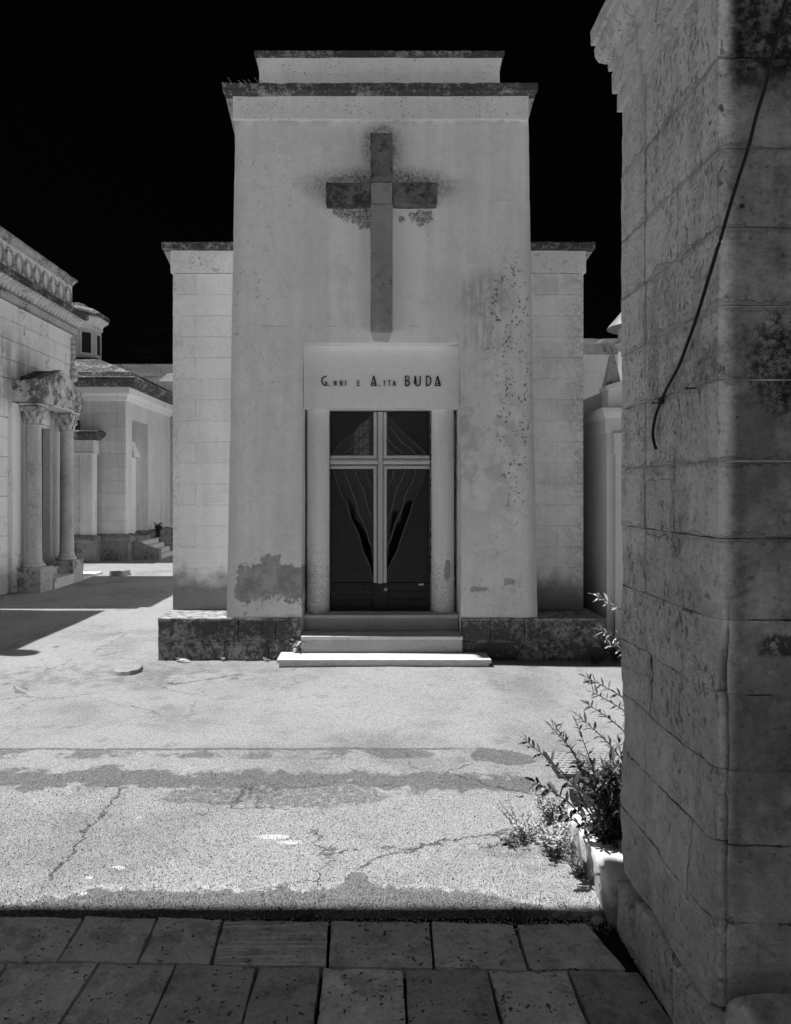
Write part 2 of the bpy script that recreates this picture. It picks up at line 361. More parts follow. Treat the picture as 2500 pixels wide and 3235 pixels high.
def slab_marks(g, cl, h):
    p1 = g.speck(62, .655, (1, 1, 1)); p2 = g.mul(g.speck(24, .72, (4, 1, 1)), 1)
    d = g.noise(7, 8, .72)
    cl = g.mix(g.mul(g.step(d, .48, .62), .6), cl, g.mul(cl, .42))
    cl = g.mix(g.mul(g.step(g.noise(5, 7, .7, off=(7, 7, 0)), .55, .64), .35), cl, g.mul(cl, 1.7))
    cl = g.mix(g.mul(g.mx(p1, p2), .85), cl, .03)
    cl = g.mul(cl, g.add(.70, g.mul(g.noise(48, 6, .75), .6)))
    sc_ = g.noise(1, 6, .7, v=g.vec(4, 60, 1))
    return cl, g.add(g.add(h, g.mul(g.mx(p1, p2), -2.5)), g.add(g.mul(d, 2.2), g.mul(sc_, 1.2)))
M['slab'] = stone('worn_paving_stone', .66, .35, .0, .10, pits=0, bump=1.0, streak=0, tone=.25, bdist=.008, extra=slab_marks)
M['slab_dark'] = stone('dark_paving_stone', .44, .35, .0, .08, pits=0, bump=1.0, streak=0, tone=.25, bdist=.008, extra=slab_marks)
def stripes(g, cl, h):
    cl, h = slab_marks(g, cl, h)
    st = g.noise(1, 6, .7, v=g.vec(2.0, 44, 1))
    n = g.noise(16, 6, .75)
    return g.mix(g.mul(g.step(g.add(st, g.mul(g.sub(n, .5), .5)), .50, .58), .75), cl, .80), h
M['slab_striped'] = stone('streaked_paving_stone', .50, .3, .0, .10, pits=0, bump=.9, streak=0, extra=stripes)
M['soil'] = stone('dark_soil', .022, .6, 0, pits=0, bump=1.2, bdist=.02)

def asphalt():
    g = G('old_asphalt'); X, Y = g.x, g.y
    v1 = g.vor(150); v2 = g.vor(75)
    sp = g.t.nodes.new('ShaderNodeSeparateColor'); g.put(sp.inputs[0], v1.outputs['Color'])
    agg = sp.outputs[0]
    n_f = g.noise(260, 4, .7); n_m = g.noise(26, 7, .7); n_b = g.noise(1.3, 6, .6); n_w = g.noise(7, 8, .75); n_s = g.noise(2.3, 6, .65)
    near = g.step(Y, 4.35, 4.2)
    base = g.add(.435, g.mul(g.sub(n_b, .5), .18))
    base = g.add(base, g.add(g.mul(g.sub(n_m, .5), .24), g.mul(g.sub(g.noise(70, 4, .7), .5), .34)))
    amp = g.mix(near, .55, .75)
    cl = g.mul(base, g.add(1, g.mul(g.mul(g.sub(agg, .52), amp), 1.0)))
    cl = g.mul(cl, g.add(.72, g.mul(n_f, .56)))
    pit = g.step(v1.outputs['Distance'], .50, .85)
    cl = g.mix(g.mul(pit, .42), cl, .12)
    wob = g.add(g.mul(g.sub(n_s, .5), .42), g.mul(g.sub(n_w, .5), .30))
    fine = g.mul(g.sub(n_m, .5), .10)
    def band(y0, y1, wa=1., soft=.03, slope=0.):
        yy = g.add(g.add(Y, g.mul(X, slope)), g.add(g.mul(wob, wa), fine))
        return g.mul(g.step(yy, y0 - soft, y0 + soft), g.step(yy, y1 + soft, y1 - soft))
    def dark(cl, mk, val, k):                               # the rim breaks up chipping by chipping
        edge = g.mul(g.mul(mk, g.sub(1, mk)), 2.6)
        mk = g.step(g.add(mk, g.mul(g.mul(g.sub(agg, .5), edge), 1.5)), .30, .70)
        kk = g.mul(g.mn(1, g.add(.92, g.mul(g.sub(n_m, .5), .9))), k)
        return g.mix(g.mul(mk, kk), cl, g.mul(g.add(.45, agg), val))
    n_l = g.noise(.9, 7, .66, off=(5, 2, 0))
    cl = g.mul(cl, g.sub(1, g.mul(g.step(n_l, .46, .66), .26)))
    cl = g.mul(cl, g.sub(1, g.mul(g.step(g.noise(4.3, 8, .72, off=(1, 2, 0)), .54, .66), .22)))
    # tar seam at Y 4.27 with ragged patches under it
    ys_ = g.add(g.add(Y, g.mul(fine, .6)), g.mul(wob, .10))
    seam = g.mul(g.mul(g.step(ys_, 4.240, 4.26), g.step(ys_, 4.295, 4.27)), g.step(n_m, .36, .5))
    cl = dark(cl, g.mul(seam, g.step(X, .9, .3)), .08, .75)
    rag = g.mul(g.mul(band(4.12, 4.25, .35, .02), g.step(Y, 4.27, 4.262)), g.step(g.noise(3.1, 6, .7, off=(9, 2, 0)), .47, .53))
    cl = dark(cl, g.mul(rag, g.step(X, .9, .2)), .16, .8)
    # broad old patch
    b2 = g.mul(band(3.69, 3.90, 1.15, .03, .02), g.mul(g.step(g.add(X, wob), .95, .85), g.step(X, -4, -3)))
    cl = dark(cl, b2, .15, .86)
    b2b = g.mul(g.ell(X, Y, -.50, 3.62, .50, .13, .3, n_s, 1.3), g.step(n_m, .40, .5))
    cl = dark(cl, b2b, .15, .7)
    b3 = g.ell(g.add(X, g.mul(Y, .35)), Y, 2.22, 4.14, .17, .12, .06, g.add(g.mul(n_w, .5), g.mul(n_s, .5)), 1.6)
    cl = dark(cl, b3, .15, .85)
    # near edge: darker repair with ragged rim, pale crumbs along it
    yy = g.add(g.add(Y, g.mul(g.sub(n_w, .5), .34)), g.mul(g.sub(n_m, .5), .08))
    yy = g.sub(yy, g.mul(g.ell(X, Y, -.07, 2.86, .05, .18, .8), .10))
    yy = g.add(yy, g.add(g.step(X, .42, .62, 0, .12), g.step(X, -1.05, -1.5, 0, .12)))
    b4 = g.step(yy, 2.80, 2.745)
    rim = g.mul(g.step(yy, 2.765, 2.775), g.step(yy, 2.83, 2.79))
    cl = g.mix(g.mul(g.mul(rim, g.step(n_m, .45, .6)), .55), cl, .72)
    cl = dark(cl, b4, .15, .82)
    # stains around the stump and along the tomb
    st = g.mul(g.ell(X, Y, -2.4, 5.95, 1.5, .42, 1.0, n_s, .6), g.step(n_w, .44, .58))
    cl = dark(cl, st, .2, .6)
    st2 = g.mul(g.ell(X, Y, .62, 3.05, .13, .07, 1.0, n_w, .8), g.step(n_m, .42, .55))
    cl = dark(cl, st2, .15, .6)
    # cracks
    def warp(off):
        c = g.t.nodes.new('ShaderNodeCombineXYZ')
        g.put(c.inputs[0], g.add(g.add(X, off[0]), g.mul(g.sub(n_w, .5), .35))); g.put(c.inputs[1], g.add(g.add(Y, off[1]), g.mul(g.sub(n_s, .5), .5))); c.inputs[2].default_value = .3
        return c.outputs[0]
    def crack(sc_, thr, msk, off):
        e = g.vor(sc_, 'DISTANCE_TO_EDGE', v=warp(off)).outputs['Distance']
        return g.mul(g.step(e, thr, thr * .3), msk)
    c1 = 0 and crack(.42, .004, g.mul(g.step(n_b, .50, .54), g.step(Y, 3.2, 4.6)), (.3, .6, 0))
    c2 = crack(1.1, .006, g.mul(g.mx(g.ell(X, Y, -2.9, 6.6, 2.2, 1.8, .8), g.ell(X, Y, .3, 3.3, 1.2, .8, .8)), g.step(n_s, .46, .53)), (2, 3, 0))
    line = g.mul(g.step(g.math('ABSOLUTE', g.sub(g.add(X, g.mul(g.sub(n_w, .5), .22)), -1.36)), .007, .002), g.mul(g.step(Y, 2.8, 2.9), g.step(Y, 3.72, 3.68)))
    yc = g.sub(g.add(Y, g.mul(g.sub(n_w, .5), .3)), g.mul(g.math('SQRT', g.mx(g.add(X, .1), 0)), .48))
    line2 = g.mul(g.step(g.math('ABSOLUTE', g.sub(yc, 2.83)), .010, .003), g.mul(g.step(X, -.08, -.04), g.step(X, .78, .72)))
    ck = g.mul(g.mx(c2, g.mx(line, line2)), g.step(n_m, .38, .5))
    cl = g.mix(g.mul(ck, .8), cl, .05)
    # spilled white paint
    pa = g.mx(g.ell(X, Y, -.47, 3.19, .075, .022, .2, n_m, 1.0), g.ell(X, Y, -.38, 3.14, .06, .016, .2, n_m, 1.4))
    pa = g.mx(pa, g.mx(g.ell(X, Y, -1.16, 3.37, .014, .010, .2, n_m, 2.0), g.ell(X, Y, -1.09, 2.93, .026, .012, .3, n_m, 2.4)))
    pa = g.mx(pa, g.mx(g.ell(X, Y, -1.17, 2.74, .014, .014, .2, n_m, 2.0), g.ell(X, Y, -1.18, 2.85, .02, .008, .3, n_m, 2.4)))
    cl = g.mix(g.mul(pa, g.step(v1.outputs['Distance'], .75, .45)), cl, .85)
    h = g.add(g.mul(g.step(v1.outputs['Distance'], .9, .1), g.add(.5, g.mul(agg, 1.0))), g.add(g.mul(v2.outputs['Distance'], -.5), g.mul(n_m, 1.4)))
    h = g.add(h, g.mul(ck, -2.5))
    return g.finish(cl, .9, h, .75, .0055, spec=.25)
M['marble_grey'] = stone('grey_veined_marble', .40, .2, 0, pits=.05, bump=.15, streak=.0, extra=marble_marks, grain=.06)
M['asphalt'] = asphalt()

def plain(name, c, rough=.5, metal=0, var=.2, bump=.2, scale=40, dist=.002, spec=.4):
    g = G(name); n = g.noise(scale, 6, .7); n2 = g.noise(5, 5, .6)
    cl = g.mul(g.add(1, g.add(g.mul(g.sub(n, .5), var * 2), g.mul(g.sub(n2, .5), var))), c)
    return g.finish(cl, rough, n, bump, dist, spec, metal)
M['door_tube'] = plain('anodised_tube', .52, .5, .0, .12, .1, 140)
def dirty_steel():
    g = G('dark_painted_steel'); n = g.noise(18, 8, .75); f = g.noise(120, 5, .7); s = g.noise(1, 6, .7, v=g.vec(6, 6, 30))
    cl = g.add(.009, g.add(g.mul(g.step(n, .5, .75), .022), g.mul(g.speck(70, .66), .07)))
    sc_ = g.mul(g.step(g.noise(1, 5, .7, v=g.vec(3, 3, 70)), .64, .68), g.step(g.z, .75, .7))
    cl = g.add(cl, g.mul(sc_, .06))
    return g.finish(cl, g.add(.4, g.mul(n, .3)), g.add(n, g.mul(s, .5)), .35, .004, .4)
M['steel'] = dirty_steel()
M['strip'] = plain('rusty_strip', .075, .7, 0, .6, .5, 60)
M['wire'] = plain('galvanised_wire', .15, .5, .0, .2, .0)
M['paper'] = plain('white_paper', .78, .7, 0, .05, .0)
M['ink'] = plain('ink', .05, .7, 0, .05, .0)
M['letter'] = plain('tarnished_bronze', .028, .5, .2, .4, .3, 80)
M['cable'] = plain('black_cable', .012, .5, 0, .2, .1)
M['iron'] = plain('rusty_iron', .03, .7, .3, .5, .6)
M['leaf'] = plain('oleander_leaf', .16, .45, 0, .35, .1, 30)
M['leaf_pale'] = plain('pale_leaf', .50, .5, 0, .25, .1, 30)
M['leaf_dark'] = plain('dark_leaf', .05, .4, 0, .35, .1, 30)
M['twig'] = plain('twig', .10, .8, 0, .4, .3)
M['wood'] = stone('sawn_stump_wood', .34, .4, 0, pits=.4, bump=1)
M['dark'] = plain('dark_interior', .05, .9, 0, .2, 0)
M['inner'] = plain('interior_plaster', .35, .9, 0, .2, 0)
M['metal_plate'] = plain('worn_iron_plate', .42, .5, .2, .2, .3)
M['zinc'] = plain('grey_roof_sheet', .30, .5, .2, .25, .1, 6)
def emblem_m(): return stone('medallion_stone', .60, .3, .15, .1)
M['medal'] = emblem_m()
def glassm():
    g = G('frosted_pane'); n = g.noise(30, 4); 
    g.b.inputs['Transmission Weight'].default_value = .9
    g.b.inputs['IOR'].default_value = 1.1
    return g.finish(g.add(.55, g.mul(n, .3)), .35)
M['glass'] = glassm()
def ptr():
    g = G('window_glass'); return g.finish(.05, .08, spec=.6)
M['dark_glass'] = ptr()

# ------------------------------------------------------------------ geometry helpers
def mark(o, label=None, cat=None, group=None, kind=None):
    if label: o['label'] = label
    if cat: o['category'] = cat
    if group: o['group'] = group
    if kind: o['kind'] = kind
    return o
def thing(name, label, cat, loc=(0, 0, 0), group=None):
    o = bpy.data.objects.new(name, None); col.objects.link(o); o.location = loc; o.empty_display_size = .1
    return mark(o, label, cat, group)
def link(name, me, mat, parent=None, smooth=False):
    if mat is not None and not me.materials: me.materials.append(mat)
    o = bpy.data.objects.new(name, me); col.objects.link(o)
    if parent is not None:
        o.parent = parent
        L = Vector((0, 0, 0)); p = parent
        while p is not None: L += p.location; p = p.parent
        o.location = -L                                     # meshes are given in world coordinates
    return o
def out(name, bm, mat, parent=None, smooth=False, angle=None):
    bmesh.ops.remove_doubles(bm, verts=bm.verts, dist=1e-5)
    bmesh.ops.recalc_face_normals(bm, faces=bm.faces)
    me = bpy.data.meshes.new(name); bm.to_mesh(me); bm.free()
    if smooth: me.shade_smooth()
    if angle is not None:
        me.shade_smooth()
        try: me.set_sharp_from_angle(angle=R(angle))
        except Exception: pass
    return link(name, me, mat, parent)
def patch(bm, a, b, c, d, nu=1, nv=1):                      # bilinear quad patch a-b-c-d
    a, b, c, d = map(Vector, (a, b, c, d)); g = []
    for j in range(nv + 1):
        t = j / nv; p, q = a.lerp(d, t), b.lerp(c, t)
        g.append([bm.verts.new(p.lerp(q, i / nu)) for i in range(nu + 1)])
    for j in range(nv):
        for i in range(nu): bm.faces.new((g[j][i], g[j][i + 1], g[j + 1][i + 1], g[j + 1][i]))
def seg(l, s): return max(1, int(round(l / s)))
def box_to(bm, x0, x1, y0, y1, z0, z1, s=99):
    nx, ny, nz = seg(x1 - x0, s), seg(y1 - y0, s), seg(z1 - z0, s)
    v = lambda x, y, z: (x, y, z)
    patch(bm, v(x0, y0, z0), v(x1, y0, z0), v(x1, y0, z1), v(x0, y0, z1), nx, nz)
    patch(bm, v(x0, y1, z0), v(x1, y1, z0), v(x1, y1, z1), v(x0, y1, z1), nx, nz)
    patch(bm, v(x0, y0, z0), v(x0, y1, z0), v(x0, y1, z1), v(x0, y0, z1), ny, nz)
    patch(bm, v(x1, y0, z0), v(x1, y1, z0), v(x1, y1, z1), v(x1, y0, z1), ny, nz)
    patch(bm, v(x0, y0, z0), v(x1, y0, z0), v(x1, y1, z0), v(x0, y1, z0), nx, ny)
    patch(bm, v(x0, y0, z1), v(x1, y0, z1), v(x1, y1, z1), v(x0, y1, z1), nx, ny)
def worn(bm, amp=.004, wear=.012, freq=9, big=0.):          # noise on faces, edges knocked in
    bmesh.ops.remove_doubles(bm, verts=bm.verts, dist=1e-5)
    bmesh.ops.recalc_face_normals(bm, faces=bm.faces); bm.normal_update()
    new = []
    for v in bm.verts:
        ns = [f.normal for f in v.link_faces]
        sharp = any(ns[0].dot(n) < .7 for n in ns[1:])
        p = v.co; off = Vector((0, 0, 0))
        n = v.normal
        k = noise.fractal(p * freq, 1.0, 2.0, 3)
        off += n * (k * amp)
        if big: off += n * noise.noise(p * 2.3) * big
        if sharp:
            e = abs(noise.fractal(p * freq * 1.7 + Vector((7, 3, 1)), 1, 2, 4))
            off -= n * (wear * (.35 + e * 1.3))
        new.append(p + off)
    for v, c in zip(bm.verts, new): v.co = c
    return bm
def boxo(name, x0, x1, y0, y1, z0, z1, mat, parent=None, s=99, amp=0, wear=0, freq=9, bev=0, big=0., angle=None):
    bm = bmesh.new(); box_to(bm, x0, x1, y0, y1, z0, z1, s)
    if amp or wear: worn(bm, amp, wear, freq, big)
    elif bev:
        bmesh.ops.remove_doubles(bm, verts=bm.verts, dist=1e-5)
        bmesh.ops.bevel(bm, geom=bm.edges[:], offset=bev, segments=1, affect='EDGES')
    return out(name, bm, mat, parent, angle=angle)
def rings_to(bm, rings, s=99, cap=True):                    # stacked rectangles (x0,x1,y0,y1,z)
    for r, q in zip(rings, rings[1:]):
        a = [(r[0], r[2], r[4]), (r[1], r[2], r[4]), (r[1], r[3], r[4]), (r[0], r[3], r[4])]
        b = [(q[0], q[2], q[4]), (q[1], q[2], q[4]), (q[1], q[3], q[4]), (q[0], q[3], q[4])]
        for i in range(4):
            j = (i + 1) % 4
            n = seg(max((Vector(a[i]) - Vector(a[j])).length, (Vector(b[i]) - Vector(b[j])).length), s)
            patch(bm, a[i], a[j], b[j], b[i], n, seg((Vector(a[i]) - Vector(b[i])).length, s))
    if cap:
        for r in (rings[0], rings[-1]):
            patch(bm, (r[0], r[2], r[4]), (r[1], r[2], r[4]), (r[1], r[3], r[4]), (r[0], r[3], r[4]), seg(r[1] - r[0], s), seg(r[3] - r[2], s))
def ringo(name, rings, mat, parent=None, s=99, amp=0, wear=0, freq=9, cap=True):
    bm = bmesh.new(); rings_to(bm, rings, s, cap)
    if amp or wear: worn(bm, amp, wear, freq)
    return out(name, bm, mat, parent)
def exp_rings(r, prof):                                     # moulding profile round a rectangle: (overhang, z)
    return [(r[0] - e, r[1] + e, r[2] - e, r[3] + e, z) for e, z in prof]
def lathe_to(bm, cx, cy, prof, n=24, sx=1, a0=0.):
    rr = []
    for r, z in prof:
        rr.append([bm.verts.new((cx + r * math.cos(a0 + 2 * math.pi * i / n), cy + r * math.sin(a0 + 2 * math.pi * i / n), z)) for i in range(n)])
    for a, b in zip(rr, rr[1:]):
        for i in range(n):
            j = (i + 1) % n; bm.faces.new((a[i], a[j], b[j], b[i]))
    bm.faces.new(rr[0][::-1]); bm.faces.new(rr[-1])
def latheo(name, cx, cy, prof, mat, parent=None, n=24, angle=35, a0=0.):
    bm = bmesh.new(); lathe_to(bm, cx, cy, prof, n, a0=a0)
    return out(name, bm, mat, parent, angle=angle)
def prism_to(bm, pts, d, s=99):                             # closed polygon (3D points) pushed along d
    pts = [Vector(p) for p in pts]; d = Vector(d)
    a = [bm.verts.new(p) for p in pts]; b = [bm.verts.new(p + d) for p in pts]
    bm.faces.new(a); bm.faces.new(b[::-1])
    for i in range(len(a)):
        j = (i + 1) % len(a); bm.faces.new((a[i], b[i], b[j], a[j]))
def prismo(name, pts, d, mat, parent=None):
    bm = bmesh.new(); prism_to(bm, pts, d); return out(name, bm, mat, parent)
def sweep_plane(bm, pts, sec, y, closed=False, axis='xz'):  # path in XZ at depth y; section (side, depth)
    P2 = [Vector((p[0], p[1])) for p in pts]; n = len(P2); rr = []
    for i in range(n):
        pr = P2[i - 1] if (i > 0 or closed) else None; nx = P2[(i + 1) % n] if (i < n - 1 or closed) else None
        d0 = (P2[i] - pr).normalized() if pr is not None else None
        d1 = (nx - P2[i]).normalized() if nx is not None else None
        d0 = d0 or d1; d1 = d1 or d0
        t = (d0 + d1)
        if t.length < 1e-6: t = d1.copy()
        t.normalize(); nrm = Vector((-t.y, t.x)); k = 1 / max(.35, nrm.dot(Vector((-d1.y, d1.x))))
        rr.append([bm.verts.new((P2[i].x + nrm.x * s * k, y + dy, P2[i].y + nrm.y * s * k)) for s, dy in sec])
    m = len(sec)
    for i in range(n if closed else n - 1):
        a, b = rr[i], rr[(i + 1) % n]
        for j in range(m):
            q = (j + 1) % m; bm.faces.new((a[j], a[q], b[q], b[j]))
    if not closed: bm.faces.new(rr[0]); bm.faces.new(rr[-1][::-1])
def tube_to(bm, pts, rad, n=6):                             # 3D tube
    pts = [Vector(p) for p in pts]; rr = []
    up = Vector((.3, .2, 1)).normalized()
    for i, p in enumerate(pts):
        t = (pts[min(i + 1, len(pts) - 1)] - pts[max(i - 1, 0)]).normalized()
        a = t.cross(up)
        if a.length < .05: a = t.cross(Vector((1, 0, 0)))
        a.normalize(); b = t.cross(a); r = rad[i] if isinstance(rad, (list, tuple)) else rad
        rr.append([bm.verts.new(p + (a * math.cos(k * 2 * math.pi / n) + b * math.sin(k * 2 * math.pi / n)) * r) for k in range(n)])
    for a, b in zip(rr, rr[1:]):
        for k in range(n): bm.faces.new((a[k], a[(k + 1) % n], b[(k + 1) % n], b[k]))
    bm.faces.new(rr[0]); bm.faces.new(rr[-1][::-1])
def smooth_path(pts, k=4):                                  # Catmull-Rom
    pts = [Vector(p) for p in pts]; o = []
    for i in range(len(pts) - 1):
        p0, p1, p2, p3 = pts[max(i - 1, 0)], pts[i], pts[i + 1], pts[min(i + 2, len(pts) - 1)]
        for j in range(k):
            t = j / k
            o.append(.5 * ((2 * p1) + (p2 - p0) * t + (2 * p0 - 5 * p1 + 4 * p2 - p3) * t * t + (3 * p1 - p0 - 3 * p2 + p3) * t ** 3))
    o.append(pts[-1]); return o
_cache = {}
def block(name, x0, x1, y0, y1, z0, z1, mat, parent, bev=.004, wonk=.0):   # small cut stone, shared meshes by size
    dx, dy, dz = round(x1 - x0, 3), round(y1 - y0, 3), round(z1 - z0, 3)
    k = (dx, dy, dz, mat.name, random.randint(0, 2))
    if k not in _cache:
        bm = bmesh.new(); box_to(bm, -dx / 2, dx / 2, -dy / 2, dy / 2, -dz / 2, dz / 2)
        bmesh.ops.remove_doubles(bm, verts=bm.verts, dist=1e-5)
        bmesh.ops.bevel(bm, geom=bm.edges[:], offset=bev, segments=1, affect='EDGES')
        for v in bm.verts: v.co += Vector((random.uniform(-1, 1), random.uniform(-1, 1), random.uniform(-1, 1))) * wonk
        bmesh.ops.recalc_face_normals(bm, faces=bm.faces)
        me = bpy.data.meshes.new(name); bm.to_mesh(me); bm.free(); _cache[k] = me
    o = link(name, _cache[k], mat, parent)
    o.location = o.location + Vector(((x0 + x1) / 2, (y0 + y1) / 2, (z0 + z1) / 2))
    return o

# ------------------------------------------------------------------ ground
bm = bmesh.new()
def gh(x, y):                                               # gentle height of the asphalt
    h = .010 * noise.noise(Vector((x * .9, y * .9, 0))) + .004 * noise.noise(Vector((x * 3.1, y * 3.1, 5)))
    h += .020 * math.exp(-((y - 6.1) / .35) ** 2) * (1 / (1 + math.exp(-(x + 1.3) * 6))) * (1 / (1 + math.exp((x - 1.5) * 6)))
    f = min(1, (4.6 - abs(x)) / .5, (y - 2.66) / .12 if y < 3 else 9, (8.6 - y) / .5)
    return h * max(0, f) 
gx = [-4.6 + .08 * i for i in range(116)]; gy = [2.66 + .0594 * i for i in range(101)]
grid = [[None] * len(gx) for _ in gy]
for j, y in enumerate(gy):
    for i, x in enumerate(gx):
        yy = y
        if j == 0: yy = 2.648 + .03 * noise.fractal(Vector((x * 3.2, 1, 1)), 1, 2, 4)
        grid[j][i] = bm.verts.new((x, yy, gh(x, y) if j else -.012))
for j in range(len(gy) - 1):
    for i in range(len(gx) - 1): bm.faces.new((grid[j][i], grid[j][i + 1], grid[j + 1][i + 1], grid[j + 1][i]))
for i in range(len(gx) - 1):                                # thickness of the edge
    a, b = grid[0][i].co, grid[0][i + 1].co
    bm.faces.new([bm.verts.new(p) for p in (a, b, (b.x, b.y, -.05), (a.x, a.y, -.05))])
xe, ye = gx[-1], gy[-1]
patch(bm, (-4.6, ye, 0), (xe, ye, 0), (xe, 80, 0), (-4.6, 80, 0))
patch(bm, (-80, 2.66, 0), (-4.6, 2.66, 0), (-4.6, 80, 0), (-80, 80, 0))
patch(bm, (xe, 2.66, 0), (80, 2.66, 0), (80, 80, 0), (xe, 80, 0))
o = out('asphalt_lane', bm, M['asphalt']); mark(o, 'pale cracked asphalt lane in front of the tombs', kind='structure')
bm = bmesh.new(); patch(bm, (-600, -600, -.045), (600, -600, -.045), (600, 600, -.045), (-600, 600, -.045))
o = out('ground', bm, M['soil']); mark(o, 'dark soil under and around the paving', kind='structure')

bm = bmesh.new(); patch(bm, (-80, -80, -.01), (80, -80, -.01), (80, 1.10, -.01), (-80, 1.10, -.01))  # unseen pale ground, added to bounce light onto the shaded fronts
patch(bm, (-80, 1.1, -.01), (-1.9, 1.1, -.01), (-1.9, 2.58, -.01), (-80, 2.58, -.01)); patch(bm, (3.3, 1.1, -.01), (80, 1.1, -.01), (80, 2.58, -.01), (3.3, 2.58, -.01))
o = out('bounce_ground', bm, M['whitewash']); mark(o, 'unseen pale ground added behind the camera to bounce sunlight', kind='structure')
# paving: slabs are parts of the pavement
pave = thing('pavement', 'shaded stone slab pavement along the near edge of the lane', None, (0, 2, 0)); mark(pave, kind='structure')
def slab(x0, x1, xs0, xs1, ya, yb, mat):                    # near/far edges can have different X
    g_ = .0035; bm = bmesh.new(); s = .045
    nu, nv = seg(x1 - x0, s), seg(yb - ya, s)
    def sk(y0, x): return y0 - .026 * (x + .1) / 1.3
    tl, tr = (xs0 + g_, sk(yb, xs0) - g_), (xs1 - g_, sk(yb, xs1) - g_)
    bl, br = (x0 + g_, sk(ya, x0) + g_), (x1 - g_, sk(ya, x1) + g_)
    dz = random.uniform(-.004, .004); tilt = random.uniform(-.004, .004)
    A, B_, C_, D_ = [(p[0], p[1], dz + (tilt if k in (1, 2) else -tilt)) for k, p in enumerate((bl, br, tr, tl))]
    patch(bm, A, B_, C_, D_, nu, nv)
    lo = lambda p: (p[0], p[1], -.06)
    for p, q, n in ((A, B_, nu), (B_, C_, nv), (C_, D_, nu), (D_, A, nv)): patch(bm, p, q, lo(q), lo(p), n, 1)
    worn(bm, .0035, .0075, 6)
    return out('paving_slab', bm, mat, pave)
r1b, r1t = [-1.47, -1.088, -.81, -.557, -.158, .207, .528, .86], [-1.50, -1.10, -.82, -.57, -.164, .215, .532, .80]
mats = ['slab', 'slab', 'slab', 'slab_striped', 'slab', 'slab', 'slab', 'slab_dark']
for i in range(7): slab(r1b[i], r1b[i + 1], r1t[i], r1t[i + 1], 2.32, 2.575, M[mats[i]])
r2t = [-1.62, -1.26, -.94, -.673, -.394, -.175, .105, .387, .656, .90]
r2b = [-1.60, -1.22, -.955, -.68, -.40, -.178, .103, .392, .66, .92]
m2 = ['slab', 'slab', 'slab_dark', 'slab_dark', 'slab', 'slab_dark', 'slab', 'slab_dark', 'slab_dark']
m2 = ['slab', 'slab', 'slab', 'slab_dark', 'slab_dark', 'slab', 'slab_dark', 'slab', 'slab_dark']
for i in range(9): slab(r2b[i], r2b[i + 1], r2t[i], r2t[i + 1], 2.03, 2.32, M[m2[i]])
for row in range(3):                                        # rows under the camera
    x = -1.6 + random.uniform(-.1, .1); ya = 2.03 - .3 * (row + 1)
    while x < .62:
        wd = random.uniform(.26, .4); slab(x, x + wd, x, x + wd, ya, ya + .3, M[random.choice(['slab', 'slab_dark'])]); x += wd

# ------------------------------------------------------------------ main tomb
tomb = thing('tomb_chapel', 'tall battered white tomb chapel with large stone cross and the name BUDA over door', 'chapel', (.08, 6.5, 0))
def lerp(a, b, t): return a + (b - a) * t
ZB, ZT = .405, 5.40
def tw(x, z):                                               # battered facade: point on the front
    t = (z - ZB) / (5.19 - ZB); return 6.50 + .07 * t
def xl(z): return -1.404 + .07 * (z - ZB) / 4.785
def xr(z): return 1.570 - .07 * (z - ZB) / 4.785
OX0, OX1, OZ = -.685, .838, 3.038
YB = 9.5
bm = bmesh.new(); S = .12
def fpt(k, z): 
    x = {0: xl(z), 1: OX0, 2: OX1, 3: xr(z)}[k]; return (x, tw(x, z), z)
for k in (0, 2):
    patch(bm, fpt(k, ZB), fpt(k + 1, ZB), fpt(k + 1, OZ), fpt(k, OZ), 6, 22)
for k in (0, 1, 2): patch(bm, fpt(k, OZ), fpt(k + 1, OZ), fpt(k + 1, ZT), fpt(k, ZT), (6, 12, 6)[k], 20)
def bk(p, y): return (p[0], y, p[2])
patch(bm, fpt(0, ZB), fpt(0, OZ), bk(fpt(0, OZ), YB), bk(fpt(0, ZB), YB), 22, 12)
patch(bm, fpt(0, OZ), fpt(0, ZT), bk(fpt(0, ZT), YB), bk(fpt(0, OZ), YB), 20, 12)
patch(bm, fpt(3, ZB), fpt(3, OZ), bk(fpt(3, OZ), YB), bk(fpt(3, ZB), YB), 22, 12)
patch(bm, fpt(3, OZ), fpt(3, ZT), bk(fpt(3, ZT), YB), bk(fpt(3, OZ), YB), 20, 12)
patch(bm, fpt(0, ZT), fpt(1, ZT), bk(fpt(1, ZT), YB), bk(fpt(0, ZT), YB), 1, 1)
patch(bm, fpt(1, ZT), fpt(2, ZT), bk(fpt(2, ZT), YB), bk(fpt(1, ZT), YB), 1, 1)
patch(bm, fpt(2, ZT), fpt(3, ZT), bk(fpt(3, ZT), YB), bk(fpt(2, ZT), YB), 1, 1)
# reveals of the opening
YR = 6.95
patch(bm, fpt(1, ZB), fpt(1, OZ), (OX0, YR, OZ), (OX0, YR, ZB), 22, 2)
patch(bm, fpt(2, ZB), fpt(2, OZ), (OX1, YR, OZ), (OX1, YR, ZB), 22, 2)
patch(bm, fpt(1, OZ), fpt(2, OZ), (OX1, YR, OZ), (OX0, YR, OZ), 12, 2)
# lower continuation of the reveals down to the second step
patch(bm, (OX0, 6.5, .2), (OX0, 6.5, ZB), (OX0, YR, ZB), (OX0, YR, .2), 1, 1)
patch(bm, (OX1, 6.5, .2), (OX1, 6.5, ZB), (OX1, YR, ZB), (OX1, YR, .2), 1, 1)
worn(bm, .0035, .006, 6)
out('wall', bm, M['tower'], tomb)
